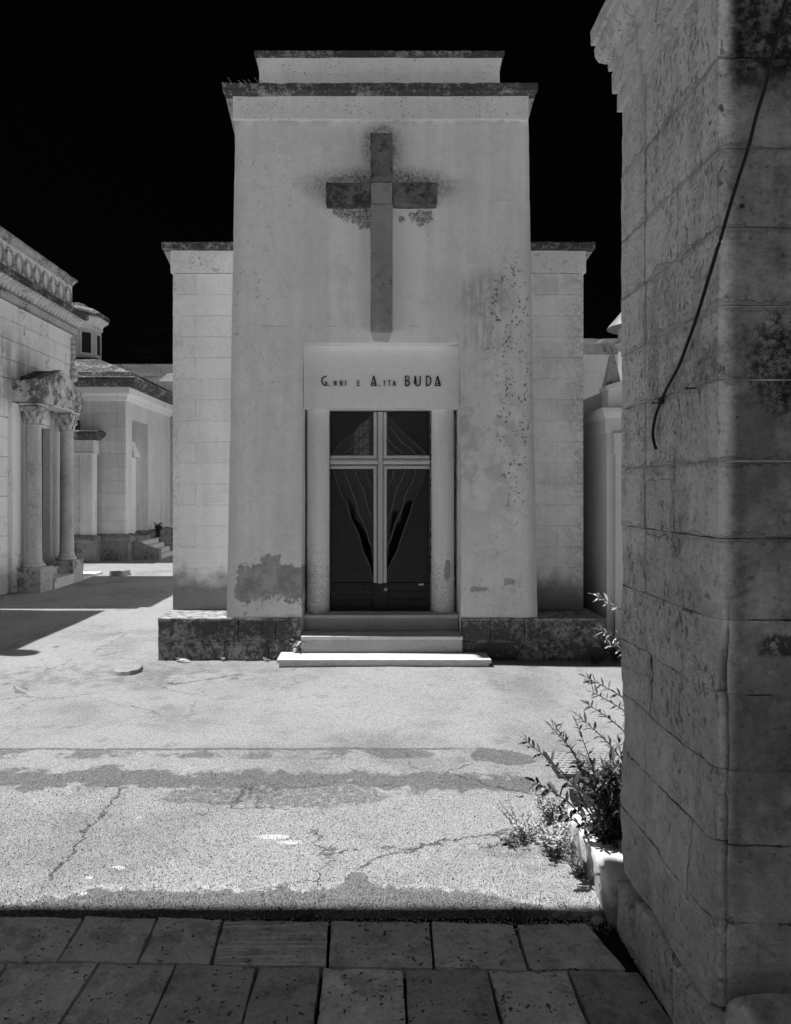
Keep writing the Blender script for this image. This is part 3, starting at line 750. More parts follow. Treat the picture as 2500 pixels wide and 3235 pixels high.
# back wall with a small window
WX0, WX1, WZ0, WZ1 = -.26, -.06, 2.06, 2.66
bm = bmesh.new()
xs = [-1.39, WX0, WX1, 1.55]; zs = [ZB, WZ0, WZ1, ZT]
for yy in (9.42, 9.5):
    for i in range(3):
        for j in range(3):
            if (i, j) != (1, 1): patch(bm, (xs[i], yy, zs[j]), (xs[i + 1], yy, zs[j]), (xs[i + 1], yy, zs[j + 1]), (xs[i], yy, zs[j + 1]))
out('back_wall', bm, M['inner'], tomb)
pane = boxo('window_pane', WX0, WX1, 9.455, 9.462, WZ0, WZ1, M['glass'], tomb)
bm = bmesh.new()
for xx in (-.2, -.14): tube_to(bm, [(xx, 9.43, WZ0), (xx, 9.43, WZ1)], .006)
for zz in (2.2, 2.36, 2.52): tube_to(bm, [(WX0, 9.437, zz), (WX1, 9.437, zz)], .005)
out('window_grille', bm, M['iron'], pane)
# interior room
bm = bmesh.new()
for q in (((-1.2, 7.02, .41), (-1.2, 9.41, .41), (-1.2, 9.41, 3.6), (-1.2, 7.02, 3.6)), ((1.35, 7.02, .41), (1.35, 9.41, .41), (1.35, 9.41, 3.6), (1.35, 7.02, 3.6)),
          ((-1.2, 7.02, .395), (1.35, 7.02, .395), (1.35, 9.41, .395), (-1.2, 9.41, .395)), ((-1.2, 7.02, 3.6), (1.35, 7.02, 3.6), (1.35, 9.41, 3.6), (-1.2, 9.41, 3.6))):
    patch(bm, *q)
out('interior_lining', bm, M['dark'], tomb)
# recess back around the door
DX0, DX1, DZ0, DZ1 = -.433, .568, .405, 2.428
bm = bmesh.new()
box_to(bm, OX0, DX0, 6.93, 7.0, .40, DZ1); 
out('recess_wall', bm, M['dirty_recess'], tomb)
boxo('recess_wall', DX1, OX1, 6.93, 7.0, .40, DZ1, M['dirty_recess'], tomb)
lint = boxo('lintel', OX0 + .001, OX1 - .001, 6.656, 7.0, DZ1, OZ - .001, M['render'], tomb, s=.15, amp=.0015, wear=.002)
# columns of the door
for u in (1006, 1399):
    cx = (u - CU) / F * 6.855
    pr = [(.114, .402), (.116, .44), (.1145, .8)] + [(.1135, .8 + .2 * i) for i in range(1, 8)] + [(.113, 2.427)]
    bm = bmesh.new(); lathe_to(bm, cx, 6.855, pr, 40); out('door_column', bm, M['door_column'], tomb, angle=40)
# band, slab, attic
bandr = [(-1.353, 1.492, 6.535, YB + .04, 5.19), (-1.353, 1.492, 6.535, YB + .04, 5.412)]
ringo('frieze_band', bandr, M['band'], tomb, .2, .002, .006)
# flared sides under the slab
for sgn in (-1, 1):
    x_in = -1.352 if sgn < 0 else 1.491; x_out = -1.425 if sgn < 0 else 1.557; zlow = 5.06 if sgn < 0 else 5.22
    xlow = -1.338 if sgn < 0 else 1.500
    bm = bmesh.new()
    prism_to(bm, [(x_in + .06 * -sgn, 6.58, zlow), (xlow + .002 * sgn, 6.58, zlow), (x_out, 6.58, 5.411), (x_in + .06 * -sgn, 6.58, 5.411)], (0, YB - 6.58, 0))
    out('side_flare', bm, M['lichen_grey'], tomb)
ringo('cornice', [(-1.434, 1.566, 6.45, YB + .12, 5.412), (-1.436, 1.568, 6.448, YB + .12, 5.49)], M['lichen'], tomb, .07, .004, .010)
ringo('attic', [(-1.151, 1.274, 6.85, 9.2, 5.488), (-1.151, 1.274, 6.85, 9.2, 5.83), (-1.175, 1.297, 6.83, 9.2, 5.968)], M['band'], tomb, .15, .003, .006)
ringo('attic_cornice', [(-1.19, 1.31, 6.78, 9.25, 5.969), (-1.19, 1.31, 6.78, 9.25, 6.008)], M['lichen'], tomb, .06, .003, .008)
# big cross
cr = thing('x', None, None); bpy.data.objects.remove(cr)
cy0, cyb = 6.44, 6.62
cross = boxo('cross', -.027, .183, cy0, cyb, 3.138, 4.333, M['cross_mid'], tomb, .05, .002, .006)
cross['label'] = 'large raised stone cross with lichen-blackened head and arms'
boxo('cross_centre', -.026, .182, cy0 + .002, cyb, 4.336, 4.540, M['cross_mid'], cross, .05, .002, .005)
boxo('cross_arm', -.452, -.029, cy0, cyb, 4.335, 4.540, M['cross_dark'], cross, .05, .002, .007)
boxo('cross_arm', .185, .608, cy0, cyb, 4.335, 4.540, M['cross_dark'], cross, .05, .002, .007)
boxo('cross_head', -.027, .183, cy0, cyb, 4.543, 5.01, M['cross_dark'], cross, .05, .002, .009)
# wings with courses of blocks
def wing(x0, x1, joints, flip):
    boxo('wall_core', x0 + .004, x1 - .004, 7.352, 9.4, .40, 3.83, M['ashlar'], tomb)
    boxo('joint_core', x0 + .012, x1 - .012, 6.936, 7.351, .41, 3.83, M['mortar'], tomb)
    ch = 3.425 / 16; k = 0
    for i in range(16):
        z0 = .405 + i * ch
        js = [x0] + (joints if i % 2 else joints[1:]) + [x1]
        for a, b in zip(js, js[1:]):
            block('stone_block', a + .001, b - .001, 6.93 + random.choice((0, .001, .002)), 7.35, z0 + .001, z0 + ch - .001, M['ashlar'], tomb, .0025)
    # cap
    ringo('wing_frieze', [(x0 - .02, x1 + .02, 6.905, 9.4, 3.832), (x0 - .02, x1 + .02, 6.905, 9.4, 4.058)], M['band'], tomb, .15, .003, .006)
wing(-2.041, -1.30, [-1.81], 0)
wing(1.50, 2.14, [1.87], 1)
for xa, xb, xo, sg in ((-2.12, -2.055, -2.141, -1), (2.152, 2.225, 2.243, 1)):
    bm = bmesh.new()
    if sg < 0: prism_to(bm, [(-2.0, 6.94, 3.90), (-2.062, 6.94, 3.90), (-2.135, 6.94, 4.057), (-2.0, 6.94, 4.057)], (0, 2.4, 0))
    else: prism_to(bm, [(2.1, 6.94, 3.95), (2.162, 6.94, 3.95), (2.236, 6.94, 4.057), (2.1, 6.94, 4.057)], (0, 2.4, 0))
    out('side_flare', bm, M['lichen_grey'], tomb)
ringo('wing_cornice', [(-2.141, -1.30, 6.86, 9.42, 4.06), (-2.141, -1.30, 6.86, 9.42, 4.132)], M['lichen'], tomb, .06, .004, .009)
ringo('wing_cornice', [(1.46, 2.243, 6.86, 9.42, 4.06), (1.46, 2.243, 6.86, 9.42, 4.132)], M['lichen'], tomb, .06, .004, .009)
# plinth blocks
PX0, PX1 = -2.053, 2.216
def pl(x0, x1, z0, z1, y1=7.6):
    boxo('plinth_block', x0 + .001, x1 - .001, 6.48 + random.uniform(0, .004), y1, z0 + .001, z1 - .001, M['plinth'], tomb, .045, .004, .0045, 10)
def U(u): return (u - CU) / 331.8
jt = [PX0, U(753), U(871), OX0]; jb = [PX0, U(710), U(848), OX0]
for a, b in zip(jt, jt[1:]): pl(a, b, .187, .405)
for a, b in zip(jb, jb[1:]): pl(a, b, -.04, .187)
jt = [OX1 + .004, U(1550), U(1658), PX1]; jb = [OX1 + .004, U(1621), U(1704), PX1]
for a, b in zip(jt, jt[1:]): pl(a, b, .187, .403)
for a, b in zip(jb, jb[1:]): pl(a, b, -.04, .187)
boxo('plinth_core', PX0 + .02, PX1 - .02, 7.6, 9.5, -.04, .40, M['plinth'], tomb)
# marble steps
st = boxo('landing', OX0 + .004, OX1 - .004, 6.66, 7.03, .370, .4005, M['marble'], tomb, .2, .0005, .002)
boxo('riser', OX0 + .006, OX1 - .006, 6.675, 6.9, .2435, .3695, M['marble_grey'], st)
st = boxo('step', -.684, .845, 6.42, 6.70, .213, .243, M['marble'], tomb, .2, .0005, .002)
boxo('riser', -.680, .841, 6.435, 6.66, .0885, .2125, M['marble_grey'], st)
st = boxo('step', -.876, 1.07, 6.16, 6.478, .055, .088, M['marble'], tomb, .1, .001, .003)
st['label'] = 'widest and lowest marble step, sunlit on top'
boxo('riser', -.856, 1.05, 6.178, 6.47, -.03, .0545, M['marble'], st)

# lettering
LY = 6.656
def lp(x, y): 
    u = 940 + x / 3.126; v = 1060 + y / 3.126; p = P(u, v, LY); return (p.x, p.z)
def letter(strokes, wd=.0058, name='letter'):
    bm = bmesh.new()
    for k, s_ in enumerate(strokes):
        cl_ = False
        if s_[0] == 'c': cl_ = True; s_ = s_[1:]
        ww = wd
        if isinstance(s_[0], float): ww = s_[0]; s_ = s_[1:]
        dd = .010 + .0011 * k
        sweep_plane(bm, [lp(*q) for q in s_], [(-ww, 0), (ww, 0), (ww, -dd), (-ww, -dd)], LY + .0005, cl_)
    return out(name, bm, M['letter'], lint)
def arc(cx, cy, rx, ry, a0, a1, n=12): return [(cx + rx * math.cos(R(a0 + (a1 - a0) * i / n)), cy - ry * math.sin(R(a0 + (a1 - a0) * i / n))) for i in range(n + 1)]
W2, T = .0058, .0034
def dot(x, y):
    letter([[.005, (x - 5, y), (x + 5, y)]], name='letter')
letter([[W2] + arc(288, 450, 46, 46, 88, 268, 14), [W2, (287, 498), (287, 455)], [T, (272, 463), (291, 463)]])
dot(317, 497)
letter([[T, (363, 499), (363, 449)], [T, (363, 451), (382, 497)], [T, (382, 499), (382, 449)]])
letter([[T, (424, 499), (424, 449)], [T, (424, 451), (442, 497)], [T, (442, 499), (442, 449)]])
letter([[T, (477, 499), (477, 447)]])
letter([[T, (594, 500), (594, 447)], [T, (594, 450), (613, 450)], [T, (594, 472), (610, 472)], [T, (594, 497), (614, 497)]])
letter([[T, (727, 500), (752, 401)], [.0085, (752, 403), (777, 500)], [T, (736, 478), (770, 478)], [T, (727, 498), (782, 498)]])
dot(812, 497)
letter([[T, (859, 500), (859, 449)], [T, (848, 450), (870, 450)]])
letter([[T, (908, 500), (908, 440)], [T, (897, 450), (919, 450)]])
letter([[T, (943, 500), (956, 449)], [T, (956, 450), (970, 500)], [T, (948, 483), (966, 483)]])
letter([[W2, (1068, 500), (1068, 399)], [T] + [(1068, 401)] + arc(1082, 424, 22, 23, 90, -90, 8) + [(1068, 447)], [W2] + [(1068, 449)] + arc(1080, 473, 27, 25, 90, -90, 8) + [(1068, 498)]])
letter([[W2, (1164, 400), (1164, 475)] + arc(1188, 475, 24, 23, 180, 360, 8) + [(1212, 400)]])
letter([[W2, (1274, 500), (1274, 399)], [W2, (1274, 401)] + arc(1284, 449, 34, 48, 90, -90, 12) + [(1274, 497)]])
letter([[T, (1357, 500), (1382, 401)], [.0085, (1382, 403), (1410, 500)], [T, (1366, 478), (1402, 478)], [T, (1357, 498), (1414, 498)]])

# ---- door: two steel leaves with a tube cross and a cut-out curtain of mesh
DY = 6.90
def dp(x, y, Y=DY):
    p = P(1000 + x / 3.2125, 1280 + y / 3.2125, Y); return (p.x, p.z)
door = thing('door', None, None, (.07, 6.9, .4)); door.parent = tomb; door.location = Vector((.07, 6.9, .4)) - tomb.location
door['label'] = 'dark steel double door with a pale tube cross and torn wire mesh'
del_keys = [k for k in door.keys() if k == 'category']
curLL = [(175, 655), (215, 800), (255, 900), (300, 980), (350, 1150), (390, 1230), (430, 1310), (470, 1470), (530, 1600), (555, 1700), (572, 1795)]
curLR = [(1108, 655), (1080, 760), (1035, 870), (990, 960), (950, 1100), (905, 1220), (850, 1380), (820, 1480), (780, 1550), (735, 1660), (716, 1795)]
curUL = [(165, 505), (205, 440), (250, 390), (380, 280), (450, 200), (500, 160), (578, 100)]
curUR = [(715, 100), (760, 145), (800, 190), (870, 270), (970, 360), (1050, 430), (1118, 505)]
def sheet(name, poly, y0=DY, th=.01):
    bm = bmesh.new(); prism_to(bm, [(dp(*q)[0], y0, dp(*q)[1]) for q in poly], (0, th, 0)); return out(name, bm, M['steel'], door)
sheet('sheet_panel', [(148, 650)] + curLL + [(148, 1797)])
sheet('sheet_panel', [(1142, 650)] + curLR + [(1142, 1797)])
sheet('sheet_panel', [(148, 507)] + curUL + [(578, 76), (148, 76)])
sheet('sheet_panel', [(1142, 507)] + curUR[::-1] + [(715, 76), (1142, 76)])
def bx2(name, xa, ya, xb, yb, y0, y1, mat, par):
    a, b = dp(xa, ya), dp(xb, yb)
    return boxo(name, min(a[0], b[0]), max(a[0], b[0]), y0, y1, min(a[1], b[1]), max(a[1], b[1]), mat, par, bev=.002)
kl = bx2('kick_panel', 150, 1803, 576, 2094, DY - .006, DY + .02, M['steel'], door)
kr = bx2('kick_panel', 722, 1803, 1140, 2094, DY - .006, DY + .02, M['steel'], door)
for p_, xa, xb, zs_ in ((kl, 156, 572, (1822, 1862, 1915, 1975, 2030)), (kr, 726, 1136, (1880, 1955, 1972, 2035))):
    for z_ in zs_: bx2('ridge', xa, z_, xb, z_ + 9, DY - .011, DY - .0055, M['steel'], p_)
bx2('meeting_plate', 579, 1801, 719, 2096, DY - .026, DY + .02, M['steel'], door)
bx2('door_frame', 143, 74, 150, 2096, DY - .012, DY + .03, M['steel'], door)
bx2('door_frame', 1139, 74, 1146, 2096, DY - .012, DY + .03, M['steel'], door)
bx2('door_frame', 150, 70, 1139, 78, DY - .012, DY + .03, M['steel'], door)
bx2('label_sticker', 1037, 1811, 1087, 1826, DY - .009, DY - .0062, M['paper'], kr)
bx2('lock', 687, 1852, 720, 1880, DY - .031, DY - .0262, M['metal_plate'], door)
# code on the little sticker
bm = bmesh.new()
for x_ in (1042, 1047, 1051, 1061, 1066, 1071, 1076):
    a, b = dp(x_, 1815), dp(x_ + 3, 1822); box_to(bm, a[0], b[0], DY - .0098, DY - .0092, b[1], a[1])
out('sticker_print', bm, M['ink'], kr)
def strip(pts, wd=.0085):
    bm = bmesh.new(); pp = smooth_path([Vector((*dp(*q), 0)) for q in pts], 4)
    sweep_plane(bm, [(q.x, q.y) for q in pp], [(-wd, 0), (wd, 0), (wd, -.012), (-wd, -.012)], DY - .001)
    return out('curtain_strip', bm, M['strip'], door)
for c_ in (curLL, curLR, curUL, curUR): strip(c_, .0055)
for c_ in ([(275, 648), (310, 740), (340, 820), (385, 930), (405, 1000), (425, 1090), (465, 1170), (510, 1270), (535, 1370), (572, 1460)],
           [(390, 648), (415, 730), (440, 790), (480, 860), (500, 960), (530, 1060), (574, 1160)], [(490, 648), (520, 740), (550, 800), (574, 860)],
           [(1010, 648), (985, 760), (940, 840), (900, 920), (880, 1010), (860, 1080), (810, 1180), (775, 1290), (745, 1380), (716, 1450)],
           [(905, 648), (880, 730), (840, 800), (800, 900), (780, 1000), (750, 1080), (716, 1150)], [(795, 648), (770, 740), (745, 790), (716, 850)],
           [(275, 508), (320, 460), (370, 420), (440, 350), (490, 300), (530, 260), (578, 210)], [(400, 508), (450, 460), (500, 420), (578, 330)], [(535, 508), (578, 455)],
           [(713, 215), (750, 240), (790, 275), (850, 360), (900, 400), (960, 440), (1015, 508)], [(713, 325), (770, 400), (820, 440), (890, 508)], [(713, 435), (745, 470), (790, 508)]): strip(c_)
# wire mesh clipped to the curtain, with the torn holes left open
def inside(poly, x, y):
    c = False; j = len(poly) - 1
    for i in range(len(poly)):
        (xi, yi), (xj, yj) = poly[i], poly[j]
        if (yi > y) != (yj > y) and x < (xj - xi) * (y - yi) / (yj - yi) + xi: c = not c
        j = i
    return c
regs = [[(576, 648), (175, 648)] + curLL[1:], [(714, 648), (1108, 648)] + curLR[1:], curUL + [(578, 507)], curUR + [(713, 507)]]
torn = [[(330, 960), (365, 1010), (400, 1110), (380, 1150), (430, 1180), (480, 1270), (520, 1330), (560, 1430), (545, 1520), (572, 1600), (572, 1795), (530, 1620), (440, 1370), (400, 1250), (350, 1150)],
        [(985, 960), (930, 975), (900, 1000), (880, 1060), (850, 1180), (830, 1210), (800, 1150), (830, 1080), (780, 1060), (760, 1150), (770, 1190), (740, 1260), (760, 1300), (716, 1440), (716, 1795), (780, 1570), (870, 1370), (950, 1120)]]
bm = bmesh.new()
def wires(reg, d):
    sp_ = 15.0; a = Vector((1, .92 * d)).normalized(); nn = Vector((-a.y, a.x))
    xs_ = [q[0] for q in reg]; ys_ = [q[1] for q in reg]; c = Vector(((min(xs_) + max(xs_)) / 2, (min(ys_) + max(ys_)) / 2))
    ext = (max(xs_) - min(xs_) + max(ys_) - min(ys_)) * .6; k = -ext
    while k < ext:
        run = None; t = -ext; 
        while t < ext:
            q = c + nn * k + a * t
            ok = inside(reg, q.x, q.y) and not any(inside(tr, q.x + 6 * math.sin(q.y * .31 + q.x * .13), q.y + 6 * math.sin(q.x * .4)) for tr in torn)
            if ok and run is None: run = t
            if (not ok or t + 6 >= ext) and run is not None:
                if t - run > 7:
                    e0, e1 = c + nn * k + a * run, c + nn * k + a * t
                    (x0, z0), (x1, z1) = dp(*e0), dp(*e1); dd = Vector((x1 - x0, z1 - z0)).normalized(); n2 = Vector((-dd.y, dd.x)) * .0014
                    yy = DY + .004 + .001 * d
                    bm.faces.new([bm.verts.new(v_) for v_ in ((x0 - n2.x, yy, z0 - n2.y), (x1 - n2.x, yy, z1 - n2.y), (x1 + n2.x, yy + .0005, z1 + n2.y), (x0 + n2.x, yy + .0005, z0 + n2.y))])
                run = None
            t += 6
        k += sp_
for rg in regs:
    wires(rg, 1); wires(rg, -1)
o = out('wire_mesh', bm, M['wire'], door); o['kind'] = 'stuff'; o['label'] = 'torn diamond wire mesh behind the curtain strips'
# frayed ends
bm = bmesh.new()
for k in range(9):
    x_, y_ = random.uniform(712, 745), random.uniform(1430, 1500)
    pp = []
    for i in range(5):
        a = dp(x_ + random.uniform(-12, 12), y_ + i * 9); pp.append((a[0], DY - .02 - .004 * i, a[1]))
    tube_to(bm, pp, .0013, 4)
out('frayed_mesh', bm, M['wire'], door)
# tube cross: centre tubes and four mitred side tubes
crs = boxo('tube_cross', *[dp(622, 78)[0] + .003, dp(677, 0)[0] - .003], DY - .014, DY + .01, dp(0, 1803)[1], dp(0, 78)[1], M['steel'], door)
crs['label'] = 'pale triple tube cross across both leaves'
def half(r, n=8): return [(r * math.cos(math.pi * i / n), -r * math.sin(math.pi * i / n) * 1.0) for i in range(n + 1)] + [(-r, .012), (r, .012)]
bm = bmesh.new(); a, b = dp(649.5, 72), dp(649.5, 1804); sweep_plane(bm, [a, b], half(.0276), DY - .015)
out('centre_tube', bm, M['door_tube'], crs, angle=40)
for xa, xb in ((145, 621), (678, 1148)):
    bm = bmesh.new(); sweep_plane(bm, [dp(xa, 575), dp(xb, 575)], half(.0276), DY - .0155); out('centre_tube', bm, M['door_tube'], crs, angle=40)
for path in ([(598, 75), (598, 526), (146, 526)], [(697, 75), (697, 526), (1146, 526)], [(598, 1800), (598, 628), (146, 628)], [(697, 1800), (697, 628), (1146, 628)]):
    bm = bmesh.new(); sweep_plane(bm, [dp(*q) for q in path], half(.0185), DY - .012); out('side_tube', bm, M['door_tube'], crs, angle=40)

def terr(a, b, seed, sc_=1.):                                # flaking layers of stone, in metres
    n = noise.fractal(Vector((a * 3.2 * sc_, b * 3.0 * sc_, seed)), .9, 2.1, 5) + .6
    q = n * 3.4; f = q - math.floor(q); st_ = math.floor(q) + min(1, max(0, (f - .78) / .22))
    return st_ / 3.4
def erode(bm, x0, y0, k):
    for v in bm.verts:
        p = v.co.copy(); kz = k * min(1, max(.15, (1.7 - p.z) / .7))
        d = terr(p.y, p.z, 3.) * .017 + .003 * noise.noise(p * 23)
        e = terr(p.x, p.z, 8., .8) * .010 + .003 * noise.noise(p * 21)
        if p.x < x0 + .03: v.co.x += (d - .008) * kz
        if p.y < y0 + .03: v.co.y += (e - .003) * kz
        on_x, on_y = p.x < x0 + .03, p.y < y0 + .03            # rounded, crumbling arris
        dist = (p.y - y0) if on_x else (p.x - x0)
        if (on_x or on_y) and dist < .085:
            c = (.022 + .05 * max(0, noise.noise(Vector((1, 2, p.z * 4)))) + .02 * noise.noise(Vector((4, 2, p.z * 15)))) * kz
            t = (1 - max(0, dist) / .085) ** 2 * c
            if on_x: v.co.x += t
            if on_y: v.co.y += t
    return bm
def eblock(name, x0, x1, y0, y1, z0, z1, mat, parent, **kw):
    bm = bmesh.new(); box_to(bm, x0, x1, y0, y1, z0, z1, .018)
    worn(bm, .001, .0006, 12, 0); erode(bm, XW, YN, 1.0)
    return out(name, bm, mat, parent, angle=50)
# ------------------------------------------------------------------ near corner of the chapel on the right
corner = thing('chapel_corner', 'eroded limestone corner of a near chapel filling the right side with a moulded cornice', 'building', (1.2, 2.2, 0))
XW, YN, YF = .93, 1.84, 2.55
boxo('mortar_core', XW + .075, 3.2, YN + .075, YF - .03, -.04, 3.34, M['pillar_mortar'], corner, .12, .003, .0)
boxo('mortar_core', XW + .009, 1.4, YN + .009, YF - .010, 1.495, 3.06, M['pillar_mortar'], corner)
boxo('mortar_core', 1.401, 3.19, YN + .009, 2.2, 1.495, 3.06, M['pillar_mortar'], corner)
zc = [.0, .20, .445, .655, .86, 1.068, 1.27, 1.49, 1.70, 1.92, 2.12, 2.33, 2.545, 2.79, 3.04]
ysplit = {1: 2.30, 2: 2.33, 3: 2.335, 4: 2.31, 5: 2.33, 6: 2.33, 7: 2.33, 8: 2.33, 9: 2.33, 10: 2.33, 11: 2.33, 12: 2.33, 13: 2.33}
extra_split = {7: 2.11, 11: 2.085, 4: 2.05, 9: 2.16, 2: 2.0}
front_split = {1: [1.55], 2: [1.33], 3: [1.28], 4: [1.6], 5: [], 6: [1.5], 7: [], 8: [1.6], 9: [1.22], 10: [], 11: [1.5], 12: [], 13: [1.4]}
for i in range(1, 14):
    z0, z1 = zc[i] + .001, zc[i + 1] - .001
    j = .001
    dd = lambda: random.uniform(-.003, .004)
    low = i <= 6
    kw = dict(s=.035, amp=.0030 if low else .0018, wear=.0055 if low else .0028, freq=10, big=.003 if low else .001, angle=50)
    x_end = 3.2; BX_ = eblock if low else boxo
    if low: z0 -= .0006; z1 += .0004
    ys = ysplit[i]
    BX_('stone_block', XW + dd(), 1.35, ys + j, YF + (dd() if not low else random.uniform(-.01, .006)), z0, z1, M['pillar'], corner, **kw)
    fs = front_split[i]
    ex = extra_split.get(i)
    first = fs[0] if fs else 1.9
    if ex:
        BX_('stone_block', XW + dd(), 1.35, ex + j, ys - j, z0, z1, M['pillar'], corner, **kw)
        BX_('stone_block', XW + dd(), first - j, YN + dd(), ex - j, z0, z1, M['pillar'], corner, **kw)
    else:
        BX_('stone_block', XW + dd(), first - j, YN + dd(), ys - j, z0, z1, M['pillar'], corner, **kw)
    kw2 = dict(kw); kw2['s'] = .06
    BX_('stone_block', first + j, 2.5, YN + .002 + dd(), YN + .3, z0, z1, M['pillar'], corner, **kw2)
# foot stones
kw = dict(s=.03, amp=.007, wear=.02, freq=8, big=.012, angle=50)
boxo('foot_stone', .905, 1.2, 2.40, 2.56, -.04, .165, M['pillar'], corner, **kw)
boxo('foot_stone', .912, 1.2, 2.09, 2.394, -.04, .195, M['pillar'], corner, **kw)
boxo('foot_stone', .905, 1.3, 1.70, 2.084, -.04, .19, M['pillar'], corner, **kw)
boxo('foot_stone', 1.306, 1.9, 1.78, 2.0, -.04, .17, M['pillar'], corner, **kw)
bm = bmesh.new(); bmesh.ops.create_icosphere(bm, subdivisions=4, radius=1)
for v in bm.verts:
    c = v.co; c = Vector((abs(c.x) ** .75 * math.copysign(1, c.x), abs(c.y) ** .75 * math.copysign(1, c.y), abs(c.z) ** .8 * math.copysign(1, c.z)))
    c *= 1 + .12 * noise.fractal(v.co * 1.6, 1, 2, 4)
    v.co = Vector((1.045 + c.x * .125, 1.76 + c.y * .09, .14 + c.z * .17))
o = out('boulder', bm, M['pillar'], None, smooth=True); mark(o, 'rounded worn boulder at the foot of the near chapel corner', 'boulder')
# cornice: profile swept along the lane side and returned at both ends
prof = [(.014, 3.043), (.014, 3.108), (.004, 3.110), (.004, 3.118), (.028, 3.120), (.028, 3.198), (.012, 3.200), (.012, 3.210), (.036, 3.213), (.038, 3.235), (.030, 3.237), (.030, 3.243), (.048, 3.246), (.066, 3.262), (.078, 3.29), (.080, 3.32), (.074, 3.335), (.088, 3.342), (.09, 3.40), (.0, 3.43)]
ringo('cornice', exp_rings((XW, 3.2, YN, YF), prof), M['pillar'], corner, .06, .0015, .003)

# cable and nails
cp = [(2490, -60), (2482, 0), (2466, 65), (2445, 162), (2424, 254), (2389, 370), (2366, 462), (2339, 547), (2308, 647), (2277, 755), (2258, 815)]
pts = []
for i, (u, v) in enumerate(cp): pts.append(P(u, v, 1.815 - .0 * i))
for u, v in [(2202, 1000), (2171, 1087), (2143, 1160), (2106, 1229), (2084, 1279), (2070, 1320), (2063, 1366), (2067, 1400), (2073, 1417)]:
    q = (u - CU) / F; pts.append(P(u, v, min(1.86, (XW - .014) / q) if u > 2240 else (XW - .014) / q))
bm = bmesh.new(); tube_to(bm, smooth_path(pts, 5), .0048, 8)
o = out('cable', bm, M['cable'], None, smooth=True); mark(o, 'black cable hanging down the near chapel corner to its cut end', 'cable')
def nail(u, v, lbl, l=.03, du=-14):
    Y = (XW) / ((u - CU) / F); p = P(u, v, Y); q = p + Vector((-l, -.002, .001 + .002 * du / 14))
    bm = bmesh.new(); tube_to(bm, [p + Vector((.02, 0, 0)), q], .0022, 6); tube_to(bm, [q, q + Vector((-.002, 0, 0))], .005, 8)
    o = out('nail', bm, M['iron'], None); mark(o, lbl, 'nail', 'rusty nails in the near chapel corner'); return o
nail(2096, 1272, 'rusty nail that carries the black cable', .034)
nail(2198, 1226, 'rusty nail under a white spot, up and right of the cable hook', .026)
bm = bmesh.new(); p = P(2094, 1266, .93 / ((2094 - CU) / F)); lathe = None
bmesh.ops.create_icosphere(bm, subdivisions=2, radius=.011)
for v in bm.verts: v.co = Vector((v.co.x * .8, v.co.y, v.co.z * 1.3)) + p + Vector((-.006, 0, 0)) + Vector((0, .004 * noise.noise(v.co * 200), .004 * noise.noise(v.co * 160)))
o = out('insulating_tape', bm, M['cable'], None); mark(o, 'blob of black tape around the cable at its nail', 'tape')
bm = bmesh.new(); p = P(1975, 1535, 2.545); tube_to(bm, [p + Vector((.03, -.01, 0)), p + Vector((-.012, -.01, .002))], .0028, 6)
o = out('nail', bm, M['iron'], None); mark(o, 'bent nail sticking out of the far edge of the near corner, higher one', 'nail', 'rusty nails in the near chapel corner')
bm = bmesh.new(); p = P(1975, 1847, 2.545); tube_to(bm, [p + Vector((.03, -.01, 0)), p + Vector((-.012, -.01, 0))], .0024, 6)
o = out('nail', bm, M['iron'], None); mark(o, 'nail sticking out of the far edge of the near corner, lower one', 'nail', 'rusty nails in the near chapel corner')

# ------------------------------------------------------------------ left chapel with portal
ca = thing('portal_chapel', 'long pale chapel on the left with carved cornice, ringed parapet and columned porch', 'chapel', (-5.7, 11.5, 0))
AX, AY0, AY1 = -5.70, 9.75, 12.88
boxo('wall_core', -9.5, AX - .42, AY0 + .03, AY1 - .03, -.04, 4.6, M['base_b'], ca)
ch = .3067
DOOR_Y0, DOOR_Y1 = 11.08, 12.02
for i in range(15):
    z0 = i * ch; y = AY0; off = .0 if i % 2 else .31
    first = True
    while y < AY1 - .01:
        L = (.62 if not first else .62 - off); first = False
        y2 = min(AY1, y + L)
        if AY1 - y2 < .15: y2 = AY1
        ya, yb = y, y2
        if z0 + ch < 2.98:                                  # leave the doorway free
            if ya >= DOOR_Y0 and yb <= DOOR_Y1: y = y2; continue
            if ya < DOOR_Y0 < yb: yb = DOOR_Y0
            elif ya < DOOR_Y1 < yb: ya = DOOR_Y1
        if yb - ya > .03: block('stone_block', AX - .4, AX + random.choice((0, 0, .003)), ya + .003, yb - .003, z0 + .003, z0 + ch - .004, M['wall_a'], ca, .009)
        y = y2
# return wall facing the camera is hidden; far part of the roof body
ar = (-9.4, AX, AY0, AY1)
boxo('roof_body', -9.3, AX - .02, AY0 + .02, AY1 - .02, 4.6, 5.5, M['wall_a'], ca)
# dentil band
ringo('dentil_bed', exp_rings(ar, [(.01, 4.56), (.02, 4.565), (.02, 4.70)]), M['base_b'], ca)  # darker bed paints the shade between the dentils
y = AY0 - .02; n = 0
while y < AY1 + .03:
    block('dentil', AX + .02, AX + .062, y, y + .033, 4.575, 4.685, M['carved'], ca, .008); y += .0565; n += 1
for k in range(7):
    block('dentil', AX + .03 - k * .0565 - .033, AX + .03 - k * .0565, AY1 + .02, AY1 + .062, 4.575, 4.685, M['carved'], ca, .008)
